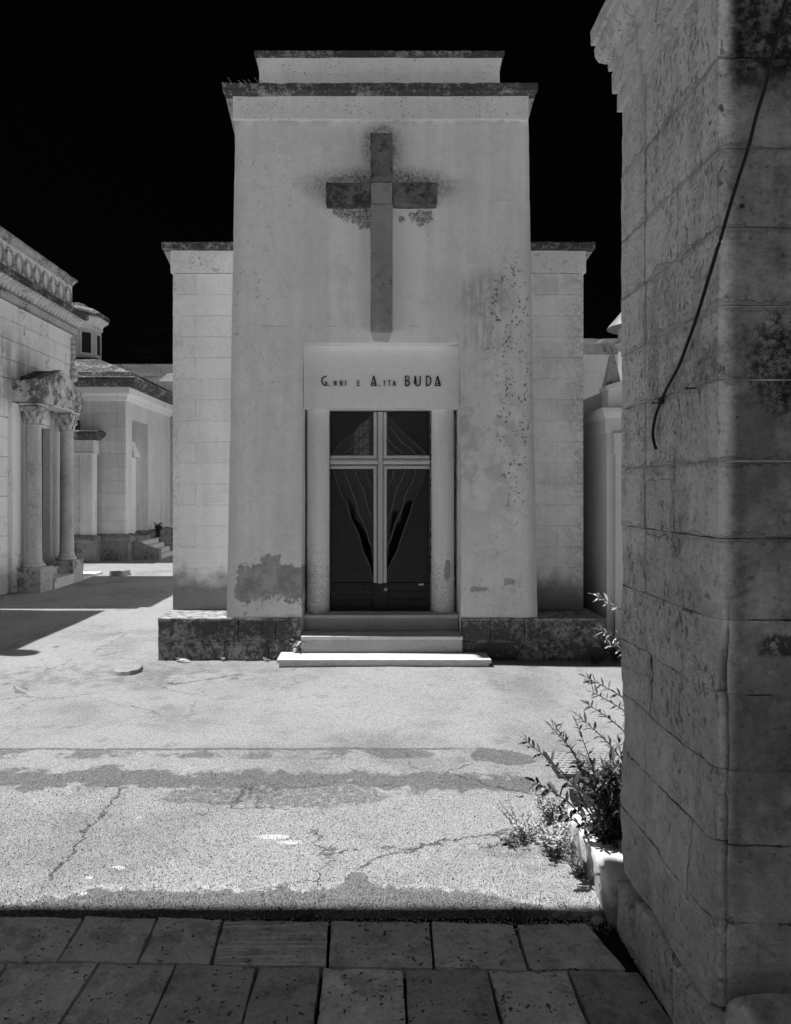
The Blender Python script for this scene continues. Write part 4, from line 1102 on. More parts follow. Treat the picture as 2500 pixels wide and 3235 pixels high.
# leaf moulding: core and carved leaves
ringo('leaf_moulding', exp_rings(ar, [(.055, 4.70), (.075, 4.715), (.09, 4.76), (.13, 4.82), (.185, 4.86), (.19, 4.875)]), M['base_b'], ca)  # darker core paints the shade between the carved leaves
bm = bmesh.new()
for k in range(8):                                          # one acanthus leaf, curling outwards
    pass
pf = [(.078, 4.712), (.096, 4.745), (.118, 4.785), (.158, 4.822), (.205, 4.850), (.222, 4.842)]
rows = []
for j, (e, z) in enumerate(pf):
    wd = (.030, .052, .058, .056, .046, .022)[j]
    rows.append([bm.verts.new((e + (.0, .014, .020, .014, .0)[q], -wd + wd * 2 * q / 4, z + (.0, -.004, -.008, -.004, 0)[q])) for q in range(5)])
for a, b in zip(rows, rows[1:]):
    for q in range(4): bm.faces.new((a[q], a[q + 1], b[q + 1], b[q]))
leafm = bpy.data.meshes.new('carved_leaf'); bm.to_mesh(leafm); bm.free(); leafm.materials.append(M['carved'])
y = AY0
while y < AY1 + .1:
    o = link('carved_leaf', leafm, None, ca); o.location = o.location + Vector((AX, y, 0)); y += .118
ringo('cornice_slab', exp_rings(ar, [(.20, 4.877), (.225, 4.885), (.225, 4.985), (.0, 5.0)]), M['lichen'], ca, .12, .004, .012)
ringo('parapet', exp_rings(ar, [(.0, 5.0), (.0, 5.48)]), M['wall_a'], ca)
ringo('parapet_cap', exp_rings(ar, [(.0, 5.481), (.02, 5.49), (.03, 5.52), (.06, 5.56), (.075, 5.58), (.075, 5.62), (.03, 5.64)]), M['lichen_grey'], ca, .12, .004, .010)
# ring ornaments
def ring_ornament(yc):
    bm = bmesh.new(); zc_ = 5.25; n = 20
    for (r_, t) in ((.128, .011), (.098, .006)):
        pts = [(yc + r_ * math.cos(2 * math.pi * i / n), zc_ + r_ * 1.32 * math.sin(2 * math.pi * i / n)) for i in range(n)]
        ro = []
        for i in range(n):
            a = 2 * math.pi * i / n; d = Vector((0, math.cos(a), math.sin(a))); c = Vector((AX, pts[i][0], pts[i][1]))
            ro.append([bm.verts.new(c + d * t + Vector((.001, 0, 0))), bm.verts.new(c + Vector((.022, 0, 0)) + d * t * .4), bm.verts.new(c + Vector((.022, 0, 0)) - d * t * .4), bm.verts.new(c - d * t + Vector((.001, 0, 0)))])
        for i in range(n):
            a, b = ro[i], ro[(i + 1) % n]
            for q in range(3): bm.faces.new((a[q], a[q + 1], b[q + 1], b[q]))
    return out('ring_ornament', bm, M['carved'], ca)
for k in range(10):
    yc = 12.70 - .293 * k
    ring_ornament(yc)
    if k < 9: block('ring_link', AX + .001, AX + .026, yc - .293 / 2 - .05, yc - .293 / 2 + .05, 5.235, 5.265, M['carved'], ca, .004)
# carved garland on the far corner
gar = None
for k in range(9):
    bm = bmesh.new(); bmesh.ops.create_icosphere(bm, subdivisions=2, radius=.05 + (.03 if k > 5 else .0) * (1 if k < 8 else -1))
    for v in bm.verts: v.co = v.co * (1 + .25 * noise.noise(v.co * 30)) + Vector((AX + .03, AY1 - .03, 4.44 - .095 * k - (.02 * max(0, k - 5))))
    o = out('garland' if k == 0 else 'garland_bud', bm, M['carved'], ca if k == 0 else gar, smooth=True)
    if k == 0: gar = o
# doorway: jambs, leaf, inner reveal
boxo('door_jamb', -6.1, -5.702, 12.0, 12.06, -.0, 2.98, M['marble'], ca)
boxo('door_jamb', -6.1, -5.702, 11.04, 11.10, -.0, 2.98, M['marble'], ca)
boxo('door_lintel', -6.1, -5.706, 11.101, 11.999, 2.70, 2.98, M['marble'], ca)
boxo('door_leaf', -5.90, -5.83, 11.101, 11.999, .3, 2.699, M['steel'], ca)
tab = boxo('number_plate', -5.7055, -5.70, 11.70, 11.87, 2.72, 2.86, M['paper'], ca)
bm = bmesh.new()
for k in range(3):
    yq = 11.625 + k * .045
    for a, b, c_, d in ((0, .006, 0, .08), (.024, .030, 0, .08), (.0065, .0235, .074, .08), (.0065, .0235, .036, .042)):
        box_to(bm, -5.6998, -5.6975, yq + a + .1, yq + b + .1, 2.75 + c_, 2.75 + d)
out('carved_letters', bm, M['ink'], tab)
# pilaster strips by the door
for ya in (10.62, 12.32):
    boxo('pilaster', AX + .001, AX + .07, ya, ya + .24, .0, 3.0, M['wall_a'], ca, bev=.004)
boxo('door_surround', AX + .001, AX + .05, 10.90, 11.06, .0, 3.0, M['wall_b'], ca)
boxo('door_surround', AX + .001, AX + .05, 12.065, 12.31, .0, 3.0, M['wall_b'], ca)
# columns
def carve_capital(cx, cy, z0, z1, r, parent):
    bm = bmesh.new()
    h = z1 - z0
    lathe_to(bm, cx, cy, [(r * .98, z0), (r * 1.12, z0 + .015), (r * .95, z0 + .03), (r * .98, z0 + h * .5), (r * 1.25, z0 + h * .8), (r * 1.3, z0 + h * .84)], 20)
    cap = out('capital', bm, M['carved'], parent, angle=40)
    bm = bmesh.new()
    for row, (zz, hh, rr) in enumerate(((.03, .13, 1.0), (.10, .16, 1.04))):
        for k in range(8):
            a = 2 * math.pi * (k + .5 * row) / 8; d = Vector((math.cos(a), math.sin(a), 0)); t = Vector((-d.y, d.x, 0))
            prs = []
            for j in range(5):
                f = j / 4; rad = r * rr + .012 + (.055 * f ** 3); z = z0 + zz + hh * (f if j < 4 else .93)
                wd = .042 * (1 - .55 * f ** 2)
                c = Vector((cx, cy, z)) + d * rad
                prs.append([bm.verts.new(c - t * wd), bm.verts.new(c + d * .012), bm.verts.new(c + t * wd)])
            for p_, q_ in zip(prs, prs[1:]):
                for m_ in range(2): bm.faces.new((p_[m_], p_[m_ + 1], q_[m_ + 1], q_[m_]))
    out('carved_leaves', bm, M['carved'], cap)
    for k in range(4):
        a = math.pi / 4 + k * math.pi / 2; d = Vector((math.cos(a), math.sin(a), 0)); bm = bmesh.new(); pts = []
        for j in range(16):
            th = j / 15 * 2 * math.pi * 1.4; q = .052 * (1 - j / 20)
            pts.append(Vector((cx, cy, z1 - .085)) + d * (r * 1.40 + q * math.sin(th) * .9) + Vector((0, 0, q * math.cos(th))))
        tube_to(bm, pts, .014, 6); out('volute', bm, M['carved'], cap, smooth=True)
    e = r * 1.42
    boxo('abacus', cx - e, cx + e, cy - e, cy + e, z1 - .045, z1 - .001, M['carved'], cap, .06, .002, .008)
def pcol(cy, cx, zb, lab):
    pr = [(.135, zb + .0), (.165, zb + .005), (.170, zb + .03), (.160, zb + .05), (.135, zb + .055), (.142, zb + .075), (.138, zb + .09), (.122, zb + .10)]
    pr += [(.120 - .0012 * i, zb + .10 + (2.66 - zb - .10) * i / 8) for i in range(1, 9)]
    bm = bmesh.new(); lathe_to(bm, cx, cy, pr, 28); c = out('column', bm, M['col_stone'], ca, angle=40); c['label'] = lab
    carve_capital(cx, cy, 2.66, 3.02, .115, c)
    pd = boxo('pedestal', cx - .21, cx + .21, cy - .21, cy + .22, -.04, zb - .001, M['lichen_grey'], c, .06, .004, .010)
pcol(10.97, -5.47, .395, 'nearer porch column, streaked dark on its left')
pcol(12.11, -5.455, .395, 'farther porch column, paler')
# porch entablature with little gable
bm = bmesh.new()
prism_to(bm, [(-5.25, 10.70, 3.025), (-5.25, 12.30, 3.025), (-5.25, 12.30, 3.35), (-5.25, 11.50, 3.66), (-5.25, 10.70, 3.37)], (-.16, 0, 0))
gb = out('porch_gable', bm, M['gable'], ca)
boxo('porch_beam', AX + .002, -5.411, 10.72, 10.98, 3.026, 3.36, M['gable'], gb)
boxo('porch_beam', AX + .002, -5.411, 12.02, 12.28, 3.026, 3.34, M['lichen'], gb)
prismo('porch_roof', [(-5.411, 10.98, 3.30), (-5.411, 12.02, 3.30), (-5.411, 12.02, 3.44), (-5.411, 11.50, 3.64), (-5.411, 10.98, 3.46)], (-.285, 0, 0), M['lichen'], gb)
boxo('soffit_panel', -5.56, -5.245, 11.17, 11.93, 3.0, 3.024, M['marble'], gb)
latheo_pts = []
bm = bmesh.new()
for k, (ry, rz, x_) in enumerate(((.085, .155, -5.249), (.07, .135, -5.235), (.04, .09, -5.222))):
    ring = [bm.verts.new((x_, 11.47 + ry * math.cos(2 * math.pi * i / 20), 3.36 + rz * math.sin(2 * math.pi * i / 20))) for i in range(20)]
    if k:
        for i in range(20): bm.faces.new((prev[i], prev[(i + 1) % 20], ring[(i + 1) % 20], ring[i]))
    prev = ring
bm.faces.new(prev); md = out('medallion', bm, M['medal'], gb)
bm = bmesh.new(); sweep = [(-5.2205, 11.455, 11.485, 3.29, 3.43), (-5.2195, 11.435, 11.505, 3.375, 3.395)]
for x_, a, b, c_, d in sweep: box_to(bm, x_, x_ + .006, a, b, c_, d)
out('medallion_cross', bm, M['medal'], md)
# porch steps
s_ = boxo('step', -5.69, -5.22, 11.19, 11.89, .13, .17, M['marble'], ca, bev=.004); boxo('riser', -5.69, -5.24, 11.19, 11.89, -.03, .129, M['marble'], s_)
s_ = boxo('step', -5.69, -5.50, 11.19, 11.89, .27, .30, M['marble'], ca, bev=.004); boxo('riser', -5.69, -5.52, 11.19, 11.89, .171, .269, M['marble'], s_)
boxo('footing', -5.699, -5.56, AY0, 10.74, -.03, .03, M['base_b'], ca, .1, .004, .01)
boxo('footing', -5.699, -5.28, 12.34, 13.3, -.03, .045, M['wall_b'], ca, .1, .004, .01)

# ------------------------------------------------------------------ chapel B with lantern, and the low annex before it
cb = thing('lantern_chapel', 'grey chapel in the middle distance with side porch steps and octagonal lantern', 'chapel', (-7.5, 17.4, 0))
BX, BY = -5.73, 15.75
def course_face(parent, face, c, a0, a1, z0, z1, hh, L, mat, depth=.1):
    z = z0; i = 0
    while z < z1 - .02:
        zz = min(z1, z + hh); a = a0; first = i % 2
        while a < a1 - .01:
            b = min(a1, a + (L if not first else L / 2)); first = 0
            if a1 - b < .12: b = a1
            if face == '-y': block('stone_block', a + .002, b - .002, c, c + depth, z + .002, zz - .002, mat, parent, .003)
            else: block('stone_block', c - depth, c, a + .002, b - .002, z + .002, zz - .002, mat, parent, .003)
            a = b
        z = zz; i += 1
boxo('wall_core', -9.4, BX - .01, BY + .01, 16.15, .0, 3.72, M['mortar'], cb)
course_face(cb, '-y', BY, -7.0, BX, .62, 3.72, .31, .62, M['wall_b'])
boxo('wall', BX - .06, BX, BY + .105, 16.15, .62, 3.72, M['wall_b'], cb)
boxo('wall', -9.4, BX, 17.30, 19.2, .0, 3.72, M['wall_b'], cb)
boxo('wall', -9.4, -6.25, 16.151, 17.299, .0, 3.30, M['wall_c'], cb)  # darker stone paints shade into the porch recess
boxo('lintel', -9.4, BX, 16.151, 17.299, 3.301, 3.72, M['wall_b'], cb)
boxo('porch_floor', -6.3, BX + .12, 16.10, 17.35, .0, .52, M['base_b'], cb)
br = (-9.4, BX, BY, 19.2)
ringo('base_moulding', exp_rings((-9.4, BX, BY, 16.12), [(.10, -.03), (.10, .42), (.13, .43), (.155, .47), (.155, .53), (.13, .57), (.05, .60), (.02, .62)]), M['base_b'], cb, .2, .004, .008)
ringo('base_moulding', exp_rings((-9.0, BX, 17.33, 18.9), [(.10, -.03), (.10, .42), (.13, .43), (.155, .47), (.155, .53), (.13, .57), (.05, .60), (.02, .62)]), M['base_b'], cb)
ringo('entablature', exp_rings(br, [(.0, 3.70), (.03, 3.71), (.05, 3.76), (.05, 3.80), (.10, 3.84), (.12, 3.86), (.12, 4.0)]), M['wall_a'], cb)
ringo('cornice', exp_rings(br, [(.12, 4.001), (.20, 4.03), (.28, 4.10), (.34, 4.13), (.34, 4.20), (.25, 4.24), (.22, 4.34), (.12, 4.36)]), M['lichen'], cb, .3, .006, .015)
ringo('roof', [(-9.5, -5.62, 15.65, 19.3, 4.361), (-8.9, -6.3, 16.3, 18.7, 4.66), (-8.3, -6.9, 16.9, 18.1, 4.93)], M['lichen'], cb, .4, .02, .01)
# steps and cheek walls
for k in range(4):
    boxo('porch_step', -5.60 + .14 * k, -5.46 + .14 * k if k < 3 else -5.04, 16.14, 17.30, -.03, .42 - .105 * k, M['marble'], cb, bev=.004)
for ya in (15.92, 17.32):
    prismo('cheek_wall', [(-5.62, ya, -.03), (-5.62, ya, .44), (-5.14, ya, .26), (-5.02, ya, .26), (-5.02, ya, -.03)], (0, .2, 0), M['base_b'], cb)
# door surround with small gable inside the porch
sr = boxo('door_surround', -6.249, -6.02, 16.95, 17.29, .53, 2.45, M['whitewash'], cb)
prismo('surround_gable', [(-6.24, 16.90, 2.46), (-5.93, 16.90, 2.46), (-5.93, 16.90, 2.52), (-6.05, 16.90, 2.86), (-6.24, 16.90, 2.95)], (0, .38, 0), M['whitewash'], sr)
boxo('door_strip', -6.21, -6.16, 16.93, 16.949, .6, 2.2, M['steel'], sr)
pot = latheo('flower_pot', -5.62, 17.0 - .35, [(.05, .521), (.06, .54), (.10, .70), (.12, .72)], M['iron'])
bpy.data.objects.remove(pot)
pot = thing('vase', 'small dark vase of dry flowers standing by the porch pier of the lantern chapel', 'vase', (-5.48, 17.5, .45))
latheo('vase_body', -5.50, 17.42, [(.05, .44), (.06, .47), (.035, .52), (.08, .66), (.11, .70), (.10, .71)], M['iron'], pot, 14)
bm = bmesh.new()
for k in range(14):
    a = random.uniform(0, 6.3); tube_to(bm, [(-5.50, 17.42, .68), (-5.50 + .12 * math.cos(a), 17.42 + .12 * math.sin(a), .78 + random.uniform(-.05, .06))], .008, 4)
out('dry_flowers', bm, M['leaf_dark'], pot)
# lantern: octagonal drum with windows
LX, LYY, RR = -7.60, 17.5, .588
def octo(r): return [(LX + r * math.cos(R(22.5 + 45 * i)), LYY + r * math.sin(R(22.5 + 45 * i))) for i in range(8)]
lan = latheo('lantern', LX, LYY, [(.60, 4.86), (.60, 4.98), (.56, 5.0), (.56, 5.72)], M['wall_b'], cb, 8, 20, R(22.5))
latheo('lantern_cornice', LX, LYY, [(.575, 5.721), (.60, 5.74), (.60, 5.84), (.64, 5.88), (.70, 5.93), (.74, 5.96), (.74, 6.0)], M['wall_a'], lan, 8, 20, R(22.5))
latheo('lantern_roof', LX, LYY, [(.76, 6.001), (.77, 6.03), (.77, 6.08), (.72, 6.13), (.62, 6.19), (.50, 6.25), (.34, 6.30), (.28, 6.34), (.2, 6.40), (.05, 6.45)], M['lichen'], lan, 8, 20, R(22.5))
for i in range(8):
    a0 = R(22.5 + 45 * i); a = a0 + R(22.5); ap = .56 * math.cos(R(22.5)); d = Vector((math.cos(a), math.sin(a), 0)); t = Vector((-d.y, d.x, 0)); c = Vector((LX, LYY, 0)) + d * ap
    bm = bmesh.new()
    def bq(tt0, tt1, z0, z1, o0, o1):
        vs = [c + t * tq + d * oq + Vector((0, 0, zq)) for zq in (z0, z1) for tq, oq in ((tt0, o0), (tt1, o0), (tt1, o1), (tt0, o1))]
        vv = [bm.verts.new(v) for v in vs]
        for f in ((0, 1, 2, 3), (4, 5, 6, 7), (0, 1, 5, 4), (1, 2, 6, 5), (2, 3, 7, 6), (3, 0, 4, 7)): bm.faces.new([vv[q] for q in f])
    bq(-.15, -.12, 5.06, 5.64, .001, .03); bq(.12, .15, 5.06, 5.64, .001, .03); bq(-.12, .12, 5.61, 5.64, .001, .03); bq(-.12, .12, 5.06, 5.09, .001, .03)
    fr = out('window_frame', bm, M['wall_a'], lan)
    bm = bmesh.new(); bq(-.119, .119, 5.091, 5.609, .002, .006); out('window_glass', bm, M['dark_glass'], lan)
    bm = bmesh.new()
    for z_ in (5.2, 5.32, 5.44, 5.54): bq(-.118, .118, z_, z_ + .012, .0065, .012)
    bq(-.006, .006, 5.092, 5.608, .0125, .016)
    out('window_bars', bm, M['iron'], lan)
# annex
an = thing('low_tomb', 'low pale tomb with moulded cap squeezed between portal chapel and lantern chapel', 'tomb', (-7, 15.5, 0))
boxo('wall_core', -8.2, -6.35, 15.44, 15.60, .0, 2.72, M['mortar'], an)
course_face(an, '-y', 15.40, -8.2, -6.62, .62, 2.45, .31, .6, M['wall_b'], .04)
boxo('pilaster', -6.62, -6.335, 15.36, 15.60, .62, 2.45, M['wall_b'], an, bev=.005)
ringo('base_moulding', exp_rings((-8.2, -6.335, 15.36, 15.62), [(.06, -.03), (.06, .42), (.10, .44), (.12, .50), (.09, .56), (.02, .62)]), M['base_b'], an, .2, .004, .008)
ringo('entablature', exp_rings((-8.2, -6.335, 15.38, 15.62), [(.02, 2.451), (.05, 2.47), (.03, 2.50), (.02, 2.76)]), M['wall_b'], an)
ringo('cap', exp_rings((-8.2, -6.335, 15.38, 15.62), [(.03, 2.761), (.08, 2.80), (.14, 2.88), (.16, 2.95), (.13, 2.99)]), M['lichen'], an, .2, .008, .015)
ringo('cap_block', exp_rings((-8.2, -6.70, 15.40, 15.62), [(.0, 2.991), (.0, 3.22), (-.03, 3.26)]), M['lichen'], an, .2, .01, .03)
# back building C
cc = thing('back_chapel', 'dark stained chapel wall with parapet at the end of the left lane', 'chapel', (-6, 20, 0))
ringo('wall', [(-11, -4.0, 20.0, 24, -.03), (-11, -4.0, 20.0, 24, 4.35)], M['wall_c'], cc)
ringo('cornice', exp_rings((-11, -4.0, 20.0, 24), [(.03, 4.351), (.03, 4.45), (.08, 4.46), (.08, 4.75), (.16, 4.84), (.18, 4.92), (.05, 4.93)]), M['wall_b'], cc, .3, .004, .01)
ringo('parapet', exp_rings((-11, -4.0, 20.0, 24), [(.0, 4.931), (.0, 5.28), (.05, 5.29), (.05, 5.34)]), M['lichen_grey'], cc, .3, .006, .015)
ringo('base', exp_rings((-11, -4.0, 20.0, 24), [(.12, -.03), (.12, .35), (.05, .42)]), M['base_b'], cc, .3, .006, .015)
for k in range(14):
    e = .05 if k % 2 else .02
    block('quoin', -6.20, -5.6, 19.93 - e, 20.0, .45 + .278 * k, .45 + .278 * k + .27, M['wall_b'], cc, .012)
ringo('pier_cap', [(-6.25, -5.5, 19.80, 20.0, 4.352), (-6.25, -5.5, 19.80, 20.0, 4.8), (-6.0, -5.7, 19.85, 20, 5.05)], M['wall_a'], cc)

rt_ = thing('bounce_block', 'unseen white block added behind the main tomb to bounce light into the left lane', 'tomb', (0, 10, 0))  # unseen, added to bounce sunlight onto the left wing and chapels
ringo('wall', [(-2.0, 2.0, 10.2, 19.0, -.03), (-2.0, 2.0, 10.2, 19.0, 4.3)], M['whitewash'], rt_)
ringo('cornice', exp_rings((-2.0, 2.0, 10.2, 19.0), [(.03, 4.301), (.06, 4.33), (.06, 4.45)]), M['whitewash'], rt_)
# ------------------------------------------------------------------ right background
cd = thing('small_tomb', 'narrow grey tomb with an obelisk on its corner, right of the main tomb', 'tomb', (2.5, 7.2, 0))
DXc, DYc = 2.325, 6.78
boxo('wall', DXc, 4.5, DYc, 10.5, -.03, 2.34, M['chapel_d'], cd)
ringo('cornice', exp_rings((DXc, 4.5, DYc, 10.5), [(.0, 2.20), (.02, 2.205), (.02, 2.34), (.035, 2.36), (.055, 2.40), (.06, 2.44), (.02, 2.45)]), M['chapel_d'], cd)
prismo('gable', [(DXc + .02, DYc + .01, 2.451), (4.48, DYc + .01, 2.451), (3.4, DYc + .01, 2.94), (DXc + .02, DYc + .01, 2.64)], (0, .18, 0), M['chapel_d'], cd)
prismo('gable_moulding', [(DXc - .01, DYc - .03, 2.62), (DXc - .01, DYc - .03, 2.665), (3.4, DYc - .03, 2.99), (3.4, DYc - .03, 2.94)], (0, .22, 0), M['chapel_d'], cd)
ob = ringo('obelisk', [(2.325, 2.485, 6.79, 6.94, 2.66), (2.335, 2.475, 6.80, 6.93, 2.70), (2.385, 2.425, 6.845, 6.885, 2.985), (2.40, 2.41, 6.86, 6.87, 2.99)], M['lichen_grey'], cd)
boxo('pilaster', 2.40, 2.75, DYc - .035, DYc - .001, .44, 1.98, M['chapel_d'], cd, bev=.004)
boxo('pilaster_capital', 2.385, 2.77, DYc - .055, DYc - .001, 1.981, 2.195, M['chapel_d'], cd, bev=.004)
boxo('pilaster_base', 2.39, 2.9, DYc - .06, DYc - .001, -.03, .435, M['chapel_d'], cd, bev=.006)
ringo('roof_slab', [(2.34, 4.45, 6.98, 10.4, 2.451), (2.5, 4.3, 7.0, 10.2, 2.7)], M['chapel_d'], cd)
ww = thing('cemetery_wall', 'bright whitewashed wall with dark weathered top behind the obelisk', 'wall', (6, 14, 0))
boxo('wall', 3.6, 12, 14.0, 14.3, -.03, 4.42, M['whitewash'], ww)
for i in range(4):
    for k in range(5):
        if random.random() < .6: block('patch_stone', 4.3 + k * .42 + .2 * (i % 2), 4.66 + k * .42 + .2 * (i % 2), 13.992, 14.0 + .05, 4.05 - .31 * i - .25, 4.05 - .31 * i, M['wall_a'], ww, .004)
boxo('coping', 3.58, 12, 13.96, 14.34, 4.421, 4.75, M['lichen_grey'], ww, .12, .006, .02)
tu = thing('round_turret', 'round turret with flared cone cap half hidden behind the near chapel corner', 'turret', (4.63, 12, 0))
latheo('drum', 4.63, 12.0, [(.30, -.02), (.30, 4.10), (.36, 4.2), (.30, 4.25), (.30, 4.50)], M['wall_a'], tu, 24)
latheo('cone_cap', 4.63, 12.0, [(.46, 4.47), (.49, 4.49), (.44, 4.56), (.33, 4.68), (.20, 4.84), (.08, 5.02), (.02, 5.2)], M['zinc'], tu, 28)

# ------------------------------------------------------------------ just outside the frame: an added shade block, and the tomb that shadows the lane
tall = thing('shade_block', 'unseen slab on white piers added outside the frame to shade the foreground', 'shade_caster', (-2.4, 1.6, 0))  # unseen, added to shade the foreground; white piers bounce light under it
boxo('pier', -3.9, -1.95, -2.9, 2.55, -.04, 4.6, M['whitewash'], tall)
boxo('shade_slab', -4.1, 3.6, -3.0, 2.85, 4.601, 4.76, M['wall_c'], tall)  # added overhead slab, sets the edge of the foreground shadow
boxo('pier', 2.6, 3.4, -2.9, YN - .01, -.04, 4.6, M['whitewash'], tall)
lefty = thing('flat_tomb', 'flat roofed tomb just left of the frame casting the long shadow on the lane', 'building', (-7.5, 8, 0))
ringo('wall', [(-9.5, -5.75, 7.12, 9.32, -.04), (-9.5, -5.75, 7.12, 9.32, 4.45)], M['wall_b'], lefty)
ringo('cornice', exp_rings((-9.5, -5.75, 7.12, 9.32), [(.0, 4.451), (.06, 4.48), (.06, 4.60), (.0, 4.61)]), M['wall_a'], lefty)
latheo('finial', -5.80, 6.985, [(.10, 4.5), (.13, 4.6), (.14, 5.1), (.12, 5.22), (.06, 5.28)], M['wall_a'], lefty, 20)
boxo('finial_base', -5.95, -5.65, 6.86, 7.11, 4.40, 4.499, M['wall_a'], lefty)

# ------------------------------------------------------------------ kerb, cover, stumps, litter
kb = thing('planter_kerb', 'white stone kerb in sun and shade at the foot of the near chapel corner', 'kerb', (.95, 2.9, 0))
for a, b in ((2.56, 2.78), (2.783, 2.96), (2.963, 3.13)):
    bm = bmesh.new(); rings_to(bm, [(.896, 1.03, a, b, -.04), (.883, 1.03, a + .004, b, .172)], .02); worn(bm, .009, .016, 11)
    out('kerb_stone', bm, M['kerb'], kb, angle=50)
boxo('rubble_stone', .925, 1.02, 2.535, 2.562, -.03, .145, M['base_b'], kb, .02, .008, .014, 12)
o = boxo('planter_soil', 1.03, 2.2, 2.62, 3.6, -.04, .05, M['soil'], None, .1, .02, .0); mark(o, 'dark soil of the planter behind the white kerb', 'soil')
dc = thing('drain_cover', 'square pale iron drain cover with chequered ribs behind the shrub', 'drain cover', (1.35, 4.0, 0))
boxo('cover_frame', 1.04, 1.60, 3.82, 4.18, -.03, .016, M['iron'], dc)
boxo('cover_plate', 1.06, 1.58, 3.84, 4.16, .0161, .022, M['metal_plate'], dc)
bm = bmesh.new()
for i in range(12):
    for j in range(9):
        x_ = 1.075 + i * .042 + (.021 if j % 2 else 0); y_ = 3.855 + j * .034; box_to(bm, x_, x_ + .028, y_, y_ + .010, .0221, .027)
o = out('raised_ribs', bm, M['metal_plate'], dc); o['kind'] = 'stuff'
bm = bmesh.new()
def stump(name, cx, cy, r, h, lbl, sx=1.0, seed=0.):
    bm = bmesh.new(); n = 28; rr = []
    for k, (f, z) in enumerate(((1.05, -.03), (1.0, h * .6), (.98, h * .93), (.90, h), (.45, h + .004), (.0, h + .002))):
        ring = []
        for i in range(n):
            a = 2 * math.pi * i / n; q = r * f * (1 + .30 * noise.noise(Vector((math.cos(a) * 1.3 + seed, math.sin(a) * 1.3, seed))) + .06 * noise.noise(Vector((math.cos(a) * 7 + seed, math.sin(a) * 7, seed + 2))))
            zz = z + (.016 * noise.noise(Vector((math.cos(a) * 2 * f, math.sin(a) * 2 * f, 4 + seed))) if k > 1 else 0)
            ring.append(bm.verts.new((cx + q * sx * math.cos(a), cy + q * math.sin(a), zz)))
        rr.append(ring)
    for a, b in zip(rr, rr[1:]):
        for i in range(n): bm.faces.new((a[i], a[(i + 1) % n], b[(i + 1) % n], b[i]))
    o = out(name, bm, M['wood'], None, angle=40); mark(o, lbl, 'tree stump'); return o
stump('tree_stump', -2.20, 6.10, .135, .034, 'low sawn tree stump in the sunlit asphalt left of the main tomb')
stump('tree_stump', -4.86, 13.05, .18, .10, 'darker sawn tree stump at the shadow edge in the back of the left lane', 1.05, 3.)
# litter
def chip(u, v, Y, s, mat, name, lbl, cat, flat=.5):
    p = P(u, v, Y); p.z = max(.0, p.z); bm = bmesh.new(); bmesh.ops.create_icosphere(bm, subdivisions=1, radius=s)
    for q in bm.verts: q.co = Vector((q.co.x * 1.3, q.co.y, q.co.z * flat)) * (1 + .3 * noise.noise(q.co * 60 + p)) + Vector((p.x, p.y, s * flat * .6 - (.02 if Y < 2.62 else 0)))
    o = out(name, bm, mat, None); mark(o, lbl, cat); return o
chip(1887, 2897, 2150 * 1.62 / 1347, .022, M['kerb'], 'stone_chip', 'pale angular stone chip in the shaded gutter by the kerb', 'stone')
chip(177, 2046, 2150 * 1.62 / 494, .035, M['kerb'], 'stone_chip', 'small white stone alone on the asphalt near the long shadow', 'stone', .35)
chip(1641, 2518, 2150 * 1.62 / 966, .018, M['kerb'], 'stone_chip', 'small white pebble at the right end of the dark asphalt patch', 'stone', .5)
chip(1580, 2387, 2150 * 1.62 / 837, .008, M['kerb'], 'stone_chip', 'tiny white pebble on the round dark asphalt patch', 'stone', .5)

def leaf_mesh(L, wd, fold=.3, curl=.15, mat=None, name='leaf'):
    bm = bmesh.new(); n = 5; rr = []
    for i in range(n + 1):
        t = i / n; w_ = wd * (math.sin(math.pi * min(1, t * .93 + .05)) ** .8) if 0 < i < n else wd * .06
        z = -curl * L * t * t
        rr.append([bm.verts.new((t * L, -w_, z + w_ * fold)), bm.verts.new((t * L, 0, z)), bm.verts.new((t * L, w_, z + w_ * fold))])
    for a, b in zip(rr, rr[1:]):
        for q in range(2): bm.faces.new((a[q], a[q + 1], b[q + 1], b[q]))
    me = bpy.data.meshes.new(name); bm.to_mesh(me); bm.free()
    if mat: me.materials.append(mat)
    return me
def leaf_verts(bm, M4, me):
    vs = [bm.verts.new(M4 @ v.co) for v in me.vertices]
    for p_ in me.polygons: bm.faces.new([vs[i] for i in p_.vertices])
def orient(pos, d, roll=0, s=1):
    d = Vector(d).normalized(); up = Vector((0, 0, 1)); y = up.cross(d)
    if y.length < .05: y = Vector((0, 1, 0))
    y.normalize(); z = d.cross(y)
    m = Matrix((d, y, z)).transposed().to_4x4()
    return Matrix.Translation(pos) @ m @ Matrix.Rotation(roll, 4, 'X') @ Matrix.Scale(s, 4)

